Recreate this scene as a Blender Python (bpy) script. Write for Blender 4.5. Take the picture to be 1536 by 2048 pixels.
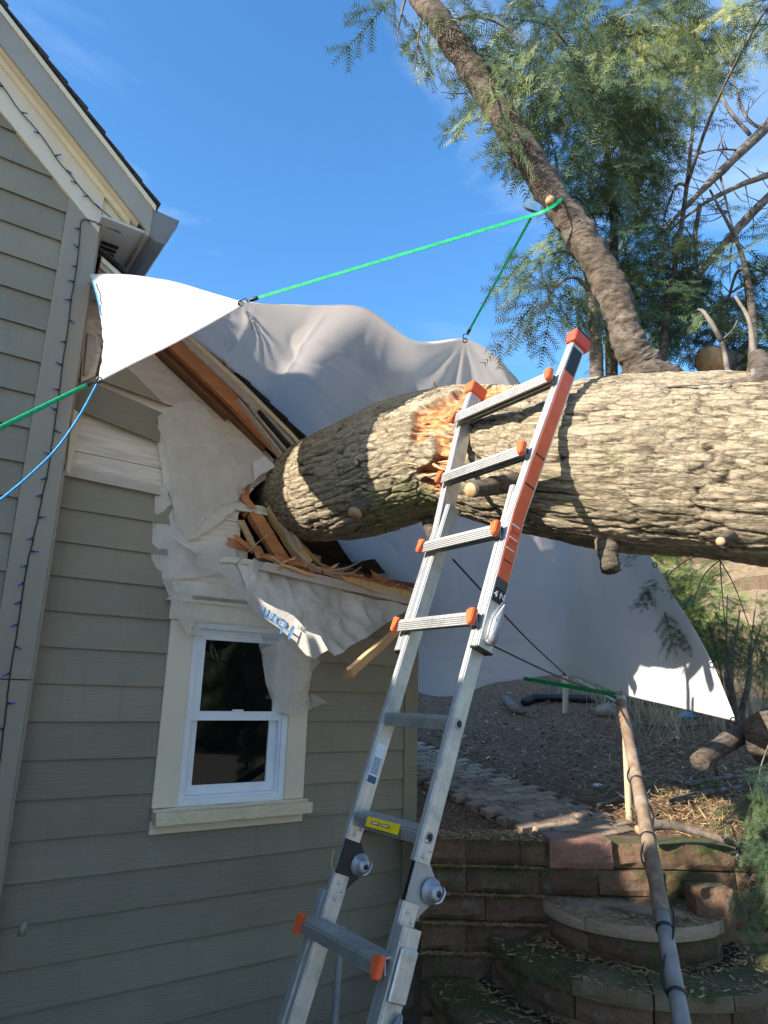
import bpy, bmesh, math, random
import numpy as np
from mathutils import Vector, Matrix
S = bpy.context.scene
for o in list(bpy.data.objects): bpy.data.objects.remove(o)
R = math.radians

# ---------------------------------------------------------------- camera, sky, sun, exposure
CZ = 1.85                                   # eye height above the lower ground
FPX, PITCH, ROLL, AL = 1373.34, R(14.87), R(1.505), R(34.966)
FW = np.array([0, math.cos(PITCH), math.sin(PITCH)]); UP0 = np.array([0, -math.sin(PITCH), math.cos(PITCH)]); X0 = np.array([1., 0, 0])
CX = X0*math.cos(ROLL)+UP0*math.sin(ROLL); CU = -X0*math.sin(ROLL)+UP0*math.cos(ROLL)
EYE = np.array([0, 0, CZ])
cd = bpy.data.cameras.new('camera'); cam = bpy.data.objects.new('camera', cd); S.collection.objects.link(cam)
cd.sensor_fit = 'VERTICAL'; cd.sensor_height = 36; cd.lens = FPX*36/2048; cd.clip_end = 500; cd.clip_start = .05
cam.matrix_world = Matrix(((CX[0], CU[0], -FW[0], 0), (CX[1], CU[1], -FW[1], 0), (CX[2], CU[2], -FW[2], CZ), (0, 0, 0, 1)))
S.camera = cam
SUN_AZ = np.array([-.836, -.549]); SUN_AZ = SUN_AZ/np.hypot(*SUN_AZ); SUN_EL = R(25)
sdir = np.array([SUN_AZ[0]*math.cos(SUN_EL), SUN_AZ[1]*math.cos(SUN_EL), math.sin(SUN_EL)])
sl = bpy.data.lights.new('sun', 'SUN'); sl.energy = 4.0; sl.angle = R(.5); sl.color = (1, .93, .82)
so = bpy.data.objects.new('sun', sl); S.collection.objects.link(so)
so.rotation_euler = Vector(sdir).to_track_quat('Z', 'Y').to_euler()
W = bpy.data.worlds.new('World'); S.world = W; W.use_nodes = True
nt = W.node_tree; bg = nt.nodes['Background']
sky = nt.nodes.new('ShaderNodeTexSky'); sky.sky_type = 'NISHITA'; sky.sun_disc = False
sky.sun_elevation = SUN_EL; sky.sun_rotation = math.atan2(sdir[0], sdir[1]); sky.air_density = 1.0; sky.dust_density = .45; sky.ozone_density = 2.2; sky.altitude = 300
tc = nt.nodes.new('ShaderNodeTexCoord'); mp = nt.nodes.new('ShaderNodeMapping'); mp.inputs['Scale'].default_value = (1.2, 1.6, 3.4); mp.inputs['Rotation'].default_value = (.3, .5, .2)
nz = nt.nodes.new('ShaderNodeTexNoise'); nz.inputs['Scale'].default_value = 1.5; nz.inputs['Detail'].default_value = 6; nz.inputs['Roughness'].default_value = .55; nz.inputs['Distortion'].default_value = .6
rp = nt.nodes.new('ShaderNodeValToRGB'); rp.color_ramp.elements[0].position = .47; rp.color_ramp.elements[1].position = .9
mx = nt.nodes.new('ShaderNodeMix'); mx.data_type = 'RGBA'
mu = nt.nodes.new('ShaderNodeMath'); mu.operation = 'MULTIPLY'; mu.inputs[1].default_value = .5
L = nt.links.new
L(tc.outputs['Generated'], mp.inputs[0]); L(mp.outputs[0], nz.inputs['Vector']); L(nz.outputs['Fac'], rp.inputs[0]); L(rp.outputs[0], mu.inputs[0]); L(mu.outputs[0], mx.inputs[0])
hs = nt.nodes.new('ShaderNodeHueSaturation'); hs.inputs['Saturation'].default_value = 1.25; L(sky.outputs[0], hs.inputs['Color']); L(hs.outputs[0], mx.inputs[6]); mx.inputs[7].default_value = (3.9, 4.5, 5.2, 1); L(mx.outputs[2], bg.inputs[0]); bg.inputs[1].default_value = .13
S.view_settings.view_transform = 'Standard'; S.view_settings.look = 'None'; S.view_settings.gamma = 1; S.view_settings.exposure = 1.55
S.render.engine = 'CYCLES'; S.cycles.max_bounces = 5; S.cycles.transparent_max_bounces = 12; S.cycles.caustics_reflective = False; S.cycles.caustics_refractive = False

# ---------------------------------------------------------------- places: pixels of the photograph (1536 x 2048) to points at a real distance
def ray(x, y): return CX*(x-768)/FPX-CU*(y-1024)/FPX+FW
def U(x, y, Y):
    r = ray(x, y); return EYE+r*(Y/r[1])
def U_z(x, y, z):
    r = ray(x, y); return EYE+r*((z-CZ)/r[2])
def proj(P):
    P = np.asarray(P, float)-EYE; z = P@FW
    return np.stack([768+FPX*(P@CX)/z, 1024-FPX*(P@CU)/z], -1)
TT = np.array([math.cos(AL), math.sin(AL), 0]); NN = np.array([math.sin(AL), -math.cos(AL), 0]); DW = 3.83
def w2h(x, y, o=0):                        # pixel on the house wall plane pushed out by o -> house frame (s, -o, z)
    r = ray(x, y); P = r*(-(DW-o)/(NN@r)); return (float(P@TT), -o, float(P[2]+CZ))
def H(s, o, h): return np.array(TT*s-NN*(DW-o)+np.array([0, 0, h+CZ]))   # house frame -> world (h from eye level)

# ---------------------------------------------------------------- helpers
C = S.collection
def tag(o, label=None, cat=None, group=None, kind=None):
    if label: o['label'] = label
    if cat: o['category'] = cat
    if group: o['group'] = group
    if kind: o['kind'] = kind
    return o
def empty(name, loc=(0, 0, 0), label=None, cat=None, group=None, rotz=0):
    o = bpy.data.objects.new(name, None); C.objects.link(o); o.location = loc; o.rotation_euler = (0, 0, rotz); o.empty_display_size = .1
    return tag(o, label, cat, group)
def part(name, par=None):                  # an Empty used as a middle level
    o = bpy.data.objects.new(name, None); C.objects.link(o); o.parent = par; o.empty_display_size = .1; return o
def mesh(name, v, f, m, par=None, smooth=False, world=False):
    me = bpy.data.meshes.new(name); me.from_pydata([tuple(map(float, p)) for p in v], [], [tuple(map(int, q)) for q in f]); me.update()
    return link(name, me, m, par, smooth, world)
def link(name, me, m, par=None, smooth=False, world=False):
    me.materials.append(m)
    if smooth: me.polygons.foreach_set('use_smooth', [True]*len(me.polygons))
    o = bpy.data.objects.new(name, me); C.objects.link(o)
    if par is not None:
        o.parent = par
        if world: o.matrix_parent_inverse = mw(par).inverted()
    return o
def mw(o):
    m = Matrix.LocRotScale(o.location, o.rotation_euler, o.scale) if o.rotation_mode != 'QUATERNION' else Matrix.LocRotScale(o.location, o.rotation_quaternion, o.scale)
    return m if o.parent is None else mw(o.parent) @ o.matrix_parent_inverse @ m
def bmobj(name, bm, m, par=None, smooth=False, world=False):
    bmesh.ops.recalc_face_normals(bm, faces=bm.faces)
    me = bpy.data.meshes.new(name); bm.to_mesh(me); bm.free(); return link(name, me, m, par, smooth, world)
def bm_box(bm, lo, hi):
    r = bmesh.ops.create_cube(bm, size=1); vs = r['verts']
    for v in vs: v.co = Vector([lo[i]+(v.co[i]+.5)*(hi[i]-lo[i]) for i in range(3)])
    return vs
def box(name, lo, hi, m, par=None, bev=0, seg=1):
    bm = bmesh.new(); bm_box(bm, lo, hi)
    if bev: bmesh.ops.bevel(bm, geom=bm.edges[:], offset=bev, segments=seg, profile=.6, affect='EDGES')
    return bmobj(name, bm, m, par)
def prism(name, pts, vec, m, par=None, bev=0, world=False):   # polygon of 3d points, thickened by vec
    bm = bmesh.new(); n = len(pts)
    a = [bm.verts.new(tuple(map(float, p))) for p in pts]; b = [bm.verts.new(tuple(float(p[i]+vec[i]) for i in range(3))) for p in pts]
    bm.faces.new(a); bm.faces.new(b[::-1])
    for i in range(n): bm.faces.new((a[i], a[(i+1) % n], b[(i+1) % n], b[i]))
    if bev: bmesh.ops.bevel(bm, geom=bm.edges[:], offset=bev, segments=1, affect='EDGES')
    return bmobj(name, bm, m, par, world=world)
def frames(P):
    P = np.asarray(P, float); T = np.gradient(P, axis=0); T /= np.linalg.norm(T, axis=1)[:, None]
    ref = np.array([0, 0, 1.]) if abs(T[0][2]) < .9 else np.array([1., 0, 0])
    A = []; n = ref-T[0]*(ref@T[0]); n /= np.linalg.norm(n)
    for t in T:
        n = n-t*(n@t); n /= np.linalg.norm(n); A.append(n)
    A = np.array(A); return T, A, np.cross(T, A)
def tube_vf(P, r, seg=8, caps=True):
    P = np.asarray(P, float); r = np.broadcast_to(np.asarray(r, float), (len(P),)); T, A, B = frames(P)
    th = np.linspace(0, 2*np.pi, seg, endpoint=False)
    V = P[:, None]+r[:, None, None]*(np.cos(th)[None, :, None]*A[:, None]+np.sin(th)[None, :, None]*B[:, None])
    F = [(i*seg+j, i*seg+(j+1) % seg, (i+1)*seg+(j+1) % seg, (i+1)*seg+j) for i in range(len(P)-1) for j in range(seg)]
    if caps: F += [tuple(range(seg))[::-1], tuple((len(P)-1)*seg+j for j in range(seg))]
    return V.reshape(-1, 3), F
def tube(name, P, r, m, par=None, seg=8, smooth=True, world=False):
    v, f = tube_vf(P, r, seg); return mesh(name, v, f, m, par, smooth, world)
def multi(parts):                          # join several (v, f)
    V = []; F = []; n = 0
    for v, f in parts:
        V.append(np.asarray(v, float)); F += [tuple(i+n for i in q) for q in f]; n += len(v)
    return np.concatenate(V), F
def curve(pts, n=40):                      # Catmull-Rom through points
    P = np.asarray(pts, float); P = np.vstack([2*P[0]-P[1], P, 2*P[-1]-P[-2]]); k = len(P)-3; out = []
    for u in np.linspace(0, k-1e-6, n):
        i = int(u); t = u-i; a, b, c, d = P[i:i+4]
        out.append(.5*(2*b+(c-a)*t+(2*a-5*b+4*c-d)*t*t+(3*b-a-3*c+d)*t**3))
    return np.array(out)
def h3(i, j, k, s=0):
    x = (i.astype(np.int64)*374761393+j.astype(np.int64)*668265263+k.astype(np.int64)*2147483647+s*974634777) & 0xffffffff
    x = ((x ^ (x >> 13))*1274126177) & 0xffffffff; x = x ^ (x >> 16); return (x & 0xffffff)/float(0xffffff)
def vnoise(P, s=0):
    P = np.asarray(P, float); I = np.floor(P).astype(np.int64); f = P-I; f = f*f*(3-2*f); o = 0
    for a in (0, 1):
        for b in (0, 1):
            for c in (0, 1):
                w = (f[:, 0] if a else 1-f[:, 0])*(f[:, 1] if b else 1-f[:, 1])*(f[:, 2] if c else 1-f[:, 2])
                o = o+w*h3(I[:, 0]+a, I[:, 1]+b, I[:, 2]+c, s)
    return o*2-1
def fbm(P, oct=4, s=0):
    P = np.asarray(P, float); o = 0; a = 1; t = 0
    for i in range(oct): o = o+a*vnoise(P*2**i+i*7.3, s+i); t += a; a *= .5
    return o/t
def bigmesh(name, V, F, m, par=None, smooth=False, attrs=None, world=False):   # F: (n, k) array
    V = np.asarray(V, np.float32); F = np.asarray(F, np.int32); k = F.shape[1]; me = bpy.data.meshes.new(name)
    me.vertices.add(len(V)); me.vertices.foreach_set('co', V.ravel()); me.loops.add(F.size); me.loops.foreach_set('vertex_index', F.ravel())
    me.polygons.add(len(F)); me.polygons.foreach_set('loop_start', np.arange(0, F.size, k, dtype=np.int32)); me.update(calc_edges=True); me.validate()
    for an, av in (attrs or {}).items():
        a = me.attributes.new(an, 'FLOAT', 'POINT'); a.data.foreach_set('value', np.asarray(av, np.float32))
    return link(name, me, m, par, smooth, world)

# ---------------------------------------------------------------- materials
class N:
    def __init__(s, name):
        s.m = bpy.data.materials.new(name); s.m.use_nodes = True; s.t = s.m.node_tree; s.b = s.t.nodes['Principled BSDF']; s.out = s.t.nodes['Material Output']
    def n(s, typ, **k):
        x = s.t.nodes.new('ShaderNode'+typ)
        for a, v in k.items():
            if a in x.inputs: x.inputs[a].default_value = v
            else: setattr(x, a, v)
        return x
    def l(s, a, b): s.t.links.new(a, b)
    def coord(s, scale=(1, 1, 1), kind='Object', rot=(0, 0, 0)):
        c = s.n('TexCoord'); m = s.n('Mapping'); m.inputs['Scale'].default_value = scale; m.inputs['Rotation'].default_value = rot; s.l(c.outputs[kind], m.inputs[0]); return m.outputs[0]
    def noise(s, vec, scale, detail=5, rough=.55, dist=0):
        x = s.n('TexNoise'); x.inputs['Scale'].default_value = scale; x.inputs['Detail'].default_value = detail; x.inputs['Roughness'].default_value = rough; x.inputs['Distortion'].default_value = dist; s.l(vec, x.inputs['Vector']); return x.outputs['Fac']
    def ramp(s, fac, stops):
        x = s.n('ValToRGB'); e = x.color_ramp.elements
        while len(e) < len(stops): e.new(.5)
        for q, (p, c) in zip(e, stops): q.position = p; q.color = (*c, 1) if len(c) == 3 else c
        s.l(fac, x.inputs[0]); return x.outputs[0]
    def mix(s, fac, a, b, mode='MIX'):
        x = s.n('Mix'); x.data_type = 'RGBA'; x.blend_type = mode
        for i, q in ((0, fac), (6, a), (7, b)):
            if hasattr(q, 'links'): s.l(q, x.inputs[i])
            else: x.inputs[i].default_value = q if not isinstance(q, tuple) else ((*q, 1) if len(q) == 3 else q)
        return x.outputs[2]
    def attr(s, nm): x = s.n('Attribute'); x.attribute_name = nm; return x.outputs['Fac']
    def col(s, c): s.l(c, s.b.inputs['Base Color'])
    def bump(s, h, strength=.5, dist=.01):
        x = s.n('Bump'); x.inputs['Strength'].default_value = strength; x.inputs['Distance'].default_value = dist; s.l(h, x.inputs['Height']); s.l(x.outputs[0], s.b.inputs['Normal'])
    def rough(s, r):
        if hasattr(r, 'links'): s.l(r, s.b.inputs['Roughness'])
        else: s.b.inputs['Roughness'].default_value = r
def pm(name, c1, c2, scale=6, stretch=(1, 1, 1), rough=.6, bump=.2, bs=None, bd=.005, metal=0, detail=5, lo=.35, hi=.65, spec=.4, kind='Object', rot=(0, 0, 0)):
    q = N(name); v = q.coord(stretch, kind, rot); f = q.noise(v, scale, detail); q.col(q.ramp(f, [(lo, c1), (hi, c2)]))
    q.rough(rough); q.b.inputs['Metallic'].default_value = metal; q.b.inputs['Specular IOR Level'].default_value = spec
    if bump: q.bump(q.noise(v, bs or scale*4, 6), bump, bd)
    return q.m
M = {}
def siding_mat(name, c):
    q = N(name); v = q.coord((1.6, 1, 24)); g = q.noise(v, 3, 7, .62, 1.4); big = q.noise(q.coord((1, 1, 1)), 1.4, 5)
    a = q.mix(q.ramp(big, [(.3, (0, 0, 0)), (.7, (1, 1, 1))]), tuple(x*.82 for x in c), tuple(x*1.08 for x in c)); oi = q.n('ObjectInfo'); mm = q.n('Math', operation='MULTIPLY_ADD'); q.l(oi.outputs['Random'], mm.inputs[0]); mm.inputs[1].default_value = .2; mm.inputs[2].default_value = .9; hv = q.n('HueSaturation'); q.l(a, hv.inputs['Color']); q.l(mm.outputs[0], hv.inputs['Value']); a = hv.outputs[0]; st = q.noise(q.coord((9, 1, .8)), 3, 5, .6); a = q.mix(q.ramp(st, [(.55, (0, 0, 0)), (.75, (.35,)*3)]), a, tuple(x*.6 for x in c))
    sp = q.noise(q.coord((1, 1, 1)), 95, 2); a = q.mix(q.ramp(sp, [(.74, (0, 0, 0)), (.8, (.3, .3, .3))]), a, tuple(min(1, x*1.7) for x in c))
    q.col(q.mix(q.ramp(g, [(.35, (.12, .12, .12)), (.6, (0, 0, 0))]), a, tuple(x*.6 for x in c)))
    q.rough(.55); q.b.inputs['Specular IOR Level'].default_value = .35; q.bump(q.ramp(g, [(.3, (0, 0, 0)), (.7, (1, 1, 1))]), .55, .004); return q.m
def board_mat(name, c):                    # painted boards with a raised grain that runs up the board
    q = N(name); v = q.coord((16, 16, 1.4)); g = q.noise(v, 2.4, 6, .6, 1.8); big = q.noise(q.coord((1, 1, 1)), 2.2, 5)
    q.col(q.mix(q.ramp(big, [(.3, (0, 0, 0)), (.75, (1, 1, 1))]), tuple(x*.88 for x in c), c)); q.rough(.5); q.bump(g, .45, .004); return q.m
M['siding'] = siding_mat('taupe siding paint', (.285, .245, .175))
M['corner'] = board_mat('taupe trim paint', (.32, .268, .195))
M['cream'] = board_mat('cream trim paint', (.76, .645, .48))
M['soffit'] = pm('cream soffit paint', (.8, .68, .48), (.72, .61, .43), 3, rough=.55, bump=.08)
M['fascia'] = pm('grey fascia paint', (.3, .262, .215), (.36, .315, .26), 2.5, rough=.55, bump=.12)
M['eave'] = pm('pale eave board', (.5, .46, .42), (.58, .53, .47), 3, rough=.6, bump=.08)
M['gutter'] = pm('grey gutter metal', (.35, .345, .32), (.42, .41, .385), 3, rough=.38, bump=.03, spec=.5)
M['shingle'] = pm('dark asphalt shingle', (.028, .027, .03), (.09, .085, .08), 130, rough=.95, bump=.6, bs=300, bd=.004)
M['vinyl'] = pm('white vinyl', (.78, .8, .82), (.7, .72, .75), 5, rough=.35, bump=.03)
M['dark'] = pm('dark attic timber and shade', (.02, .014, .01), (.06, .04, .025), 5, (1, 1, 6), rough=.9, bump=.3)  # timber, also the near-black of sheets that stand in for attic shade
def wood(name, a, b, stretch=(2, 2, 30), bump=.5):
    q = N(name); v = q.coord(stretch); g = q.noise(v, 2.2, 7, .65, .8); big = q.noise(q.coord((1, 1, 1)), 4, 3)
    q.col(q.mix(q.ramp(big, [(.35, (0, 0, 0)), (.65, (.7, .7, .7))]), q.ramp(g, [(.3, a), (.7, b)]), tuple((x+y)*.35 for x, y in zip(a, b)))); q.rough(.75); q.bump(g, bump, .006); return q.m
M['lumber'] = wood('torn reddish lumber', (.4, .13, .045), (.68, .3, .12), (1.5, 14, 14))
M['lumber_y'] = wood('yellow pine stud', (.55, .33, .12), (.8, .56, .26), (14, 14, 1.5))
M['lumber_d'] = wood('old brown rafter', (.13, .05, .025), (.3, .13, .06), (1.5, 14, 14))
M['splint'] = wood('raw splintered wood', (.7, .33, .12), (.92, .62, .33), (3, 30, 30), .8)
M['torn'] = wood('torn orange sapwood', (.42, .19, .085), (.7, .45, .26), (3, 26, 26), .9)
M['sheath'] = pm('whitewashed sheathing board', (.78, .69, .58), (.6, .5, .41), 4, (1, 1, 12), rough=.8, bump=.3)
M['backer'] = pm('pinkish primed board back', (.56, .47, .4), (.47, .39, .33), 6, (1, 1, 6), rough=.8, bump=.2)
def sheet_mat(name, c, trans, alpha, rough=.45, bscale=9, bstr=.4):
    q = N(name); v = q.coord((1, 1, 1)); g = q.noise(v, bscale, 4, .5, .6); q.col(q.ramp(q.noise(v, 3, 4), [(.3, tuple(x*.9 for x in c)), (.7, c)])); q.rough(rough); q.bump(g, bstr, .02)
    t = q.n('BsdfTranslucent'); t.inputs[0].default_value = (*c, 1); ms = q.n('MixShader'); ms.inputs[0].default_value = trans
    q.l(q.b.outputs[0], ms.inputs[1]); q.l(t.outputs[0], ms.inputs[2]); last = ms.outputs[0]
    if alpha < 1:
        tr = q.n('BsdfTransparent'); m2 = q.n('MixShader'); q.l(q.ramp(q.noise(v, 5, 3), [(.3, (alpha*.8,)*3), (.7, (min(1, alpha*1.2),)*3)]), m2.inputs[0]); q.l(tr.outputs[0], m2.inputs[1]); q.l(last, m2.inputs[2]); last = m2.outputs[0]
    q.l(last, q.out.inputs[0]); return q.m
M['tarp'] = sheet_mat('white woven tarp', (.87, .835, .8), .48, 1, .5, 7, .25)
M['wrap'] = sheet_mat('white house wrap', (.86, .785, .7), .3, .88, .4, 22, .3)
M['wrap_t'] = sheet_mat('translucent torn house wrap', (.84, .77, .68), .35, .5, .35, 14, .5)
M['plastic'] = sheet_mat('clear torn plastic film', (.84, .8, .7), .35, .46, .25, 18, .7)
def plainm(name, c, rough=.5, metal=0, spec=.5):
    q = N(name); v = q.coord(); q.col(q.ramp(q.noise(v, 30, 3), [(.3, tuple(x*.85 for x in c)), (.7, c)])); q.rough(rough); q.b.inputs['Metallic'].default_value = metal; q.b.inputs['Specular IOR Level'].default_value = spec; return q.m
q = N('brushed aluminium'); v = q.coord((30, 30, 1)); f = q.noise(v, 8, 5); g = q.noise(q.coord(), 14, 6, .7); q.col(q.mix(q.ramp(g, [(.45, (0, 0, 0)), (.72, (.7,)*3)]), q.ramp(f, [(.35, (.5, .5, .49)), (.65, (.63, .63, .62))]), (.33, .32, .3))); q.rough(q.ramp(g, [(.3, (.34,)*3), (.7, (.6,)*3)])); q.b.inputs['Metallic'].default_value = .75; q.bump(f, .1, .004); M['alu'] = q.m
M['alu_d'] = pm('dull aluminium casting', (.3, .31, .32), (.4, .41, .42), 14, rough=.5, bump=.25, metal=.6)
M['orange'] = plainm('orange plastic', (.78, .12, .03), .45)
M['redrub'] = plainm('red rubber cap', (.62, .07, .03), .6)
M['black'] = plainm('black plastic', (.012, .012, .013), .5)
M['deco_r'] = plainm('orange red decal', (.66, .11, .04), .4)
M['white'] = plainm('white print', (.8, .8, .8), .5)
M['yellow'] = plainm('yellow sticker', (.95, .6, .01), .45)
M['paper'] = plainm('pale label', (.68, .74, .78), .5)
M['navy'] = plainm('dark blue print', (.03, .09, .16), .5)
M['blue_print'] = plainm('blue print', (.1, .27, .55), .5)
M['grey_print'] = plainm('grey print', (.2, .25, .27), .5)
M['green'] = pm('green elastic webbing', (.0, .3, .1), (.01, .42, .17), 60, rough=.45, bump=.25, bs=240, bd=.002)
M['blue_rope'] = pm('blue braided rope', (.02, .22, .55), (.08, .42, .8), 160, rough=.7, bump=.6, bs=300, bd=.003)
M['wire'] = plainm('dark green wire', (.012, .03, .016), .5)
M['bulb'] = plainm('blue glass bulb', (.05, .1, .6), .15)
M['hook'] = plainm('dark steel hook', (.06, .06, .06), .35, .8)
q = N('window glass'); q.b.inputs['Base Color'].default_value = (.004, .005, .005, 1); q.rough(.02); q.b.inputs['Specular IOR Level'].default_value = .3; q.bump(q.noise(q.coord(), 1.6, 2), .02, .02); M['glass'] = q.m
q = N('clear bulb glass'); q.b.inputs['Transmission Weight'].default_value = .9; q.rough(.05); q.b.inputs['Base Color'].default_value = (.9, .9, .85, 1); M['clear'] = q.m
M['mulch'] = pm('bark mulch', (.08, .038, .017), (.3, .165, .08), 34, rough=.95, bump=1, bs=70, bd=.03, detail=8)
M['soil'] = pm('dark soil', (.022, .016, .011), (.075, .05, .033), 22, rough=.95, bump=1, bs=60, bd=.02, detail=8)
M['chip'] = None
def rnd_mat(name, stops, rough=.8, trans=0, att='rnd'):
    q = N(name); c = q.ramp(q.attr(att), stops); q.col(c); q.rough(rough); q.b.inputs['Specular IOR Level'].default_value = .35
    if trans:
        t = q.n('BsdfTranslucent'); q.l(c, t.inputs[0]); ms = q.n('MixShader'); ms.inputs[0].default_value = trans; q.l(q.b.outputs[0], ms.inputs[1]); q.l(t.outputs[0], ms.inputs[2]); q.l(ms.outputs[0], q.out.inputs[0])
    return q.m
M['chip'] = rnd_mat('wood chips', [(0, (.07, .034, .017)), (.5, (.27, .145, .072)), (.85, (.44, .27, .15)), (1, (.7, .5, .32))], .9)
M['straw'] = rnd_mat('dry needles and twigs', [(0, (.2, .11, .045)), (.5, (.42, .27, .12)), (1, (.62, .46, .25))], .8)
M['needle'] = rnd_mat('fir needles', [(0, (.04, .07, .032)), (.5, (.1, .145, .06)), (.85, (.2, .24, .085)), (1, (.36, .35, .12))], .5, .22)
M['needle_y'] = rnd_mat('sunlit young needles', [(0, (.1, .16, .04)), (.6, (.2, .28, .07)), (1, (.34, .38, .13))], .5, .3)  # sunlit brightness is put into the needle colour
M['dry'] = rnd_mat('dry reed stems', [(0, (.3, .22, .11)), (.6, (.5, .4, .22)), (1, (.62, .54, .35))], .8, .2)
M['grass'] = rnd_mat('grass tuft blades', [(0, (.04, .08, .02)), (.7, (.12, .2, .04)), (1, (.28, .33, .1))], .6, .25)
M['twig'] = pm('twig bark', (.09, .065, .05), (.2, .16, .125), 30, rough=.9, bump=.5, bs=90)
M['lichen'] = pm('lichen grey branch bark', (.06, .045, .035), (.22, .19, .155), 14, rough=.9, bump=.6, bs=70)
q = N('fir bark'); uv_ = q.n('CombineXYZ'); q.l(q.attr('bu'), uv_.inputs[0]); q.l(q.attr('bv'), uv_.inputs[1])
def bark_cells(su, sv, dist, seed):
    mp_ = q.n('Mapping'); mp_.inputs['Scale'].default_value = (su, sv, 1); mp_.inputs['Location'].default_value = (seed, seed*2, 0); q.l(uv_.outputs[0], mp_.inputs[0])
    nn = q.n('TexNoise'); nn.inputs['Scale'].default_value = 1.3; nn.inputs['Detail'].default_value = 6; nn.inputs['Roughness'].default_value = .7; q.l(mp_.outputs[0], nn.inputs['Vector'])
    ad = q.n('VectorMath', operation='MULTIPLY_ADD'); q.l(nn.outputs['Color'], ad.inputs[0]); ad.inputs[1].default_value = (dist, dist, 0); q.l(mp_.outputs[0], ad.inputs[2])
    vo = q.n('TexVoronoi'); vo.feature = 'DISTANCE_TO_EDGE'; vo.inputs['Scale'].default_value = 1; q.l(ad.outputs[0], vo.inputs['Vector']); return vo.outputs['Distance']
c1_ = bark_cells(6.5, 30, 1.7, 1.); c2_ = bark_cells(20, 56, 1.3, 4.); pt_ = q.ramp(q.noise(q.coord(), 5, 4), [(.38, (.15,)*3), (.6, (1, 1, 1))])
crack = q.attr('crack'); cell = q.attr('rnd'); wnd = q.attr('wound'); moss = q.attr('moss'); v = q.coord()
fine = q.noise(v, 46, 8, .65); mid = q.noise(v, 11, 6, .6)
a = q.ramp(cell, [(0, (.3, .24, .155)), (.5, (.37, .3, .2)), (1, (.45, .37, .25))])
a = q.mix(q.ramp(mid, [(.3, (.5,)*3), (.55, (0, 0, 0))]), a, (.24, .185, .125)); a = q.mix(q.ramp(fine, [(.36, (.55,)*3), (.5, (0, 0, 0))]), a, (.17, .125, .085))
a = q.mix(q.ramp(c2_, [(.0, (.45,)*3), (.08, (0, 0, 0))]), a, (.09, .065, .045)); a = q.mix(q.mix(pt_, (0, 0, 0), q.ramp(c1_, [(.0, (.95,)*3), (.06, (0, 0, 0))])), a, (.04, .028, .02)); a = q.mix(moss, a, (.17, .19, .06)); a = q.mix(q.ramp(crack, [(.12, (1, 1, 1)), (.62, (0, 0, 0))]), a, (.035, .024, .017))
tv = q.noise(q.coord((3, 12, 22), rot=(0, 0, R(32))), 3, 7, .65, .5)
a = q.mix(wnd, a, q.ramp(tv, [(.3, (.22, .075, .03)), (.5, (.5, .21, .085)), (.7, (.72, .45, .24))])); q.col(a); q.rough(.9); q.b.inputs['Specular IOR Level'].default_value = .25
hs_1 = q.ramp(c1_, [(0, (0, 0, 0)), (.14, (1, 1, 1))]); hs_2 = q.ramp(c2_, [(0, (0, 0, 0)), (.2, (1, 1, 1))]); hh = q.mix(.4, q.mix(.35, hs_1, hs_2), q.noise(v, 70, 8, .7)); q.bump(hh, .9, .009); M['bark'] = q.m
q = N('limb bark'); v = q.coord((1, 1, 1)); f1 = q.noise(q.coord((1, 1, 2.6)), 26, 8, .72); f2 = q.noise(v, 7, 4)
a = q.mix(q.ramp(f2, [(.35, (0, 0, 0)), (.65, (1, 1, 1))]), (.095, .07, .05), (.21, .165, .12)); a = q.mix(q.ramp(f1, [(.4, (.9,)*3), (.56, (0, 0, 0))]), a, (.045, .032, .024)); q.col(a); q.rough(.9); q.bump(f1, .9, .02); M['limb'] = q.m
q = N('cut wood face'); v = q.coord(); q.col(q.ramp(q.noise(v, 40, 4), [(.3, (.36, .19, .09)), (.7, (.56, .35, .19))])); q.rough(.7); M['cut'] = q.m
q = N('weathered wood pole'); v = q.coord((1, 1, .12)); f1 = q.noise(v, 26, 6); f2 = q.noise(q.coord((1, 1, .4)), 7, 4)
q.col(q.mix(q.ramp(f2, [(.5, (0, 0, 0)), (.62, (1, 1, 1))]), q.ramp(f1, [(.3, (.13, .085, .055)), (.7, (.27, .19, .125))]), q.ramp(f1, [(.3, (.2, .15, .11)), (.7, (.36, .29, .22))]))); q.rough(.7); q.bump(f1, .4, .006); M['pole'] = q.m
M['pale'] = pm('pale bamboo stake', (.36, .28, .17), (.5, .4, .25), 8, (1, 1, .2), rough=.6, bump=.2)
M['pipe'] = pm('grey pipe', (.17, .16, .15), (.27, .255, .24), 12, (1, 1, .3), rough=.5, bump=.2)
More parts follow.
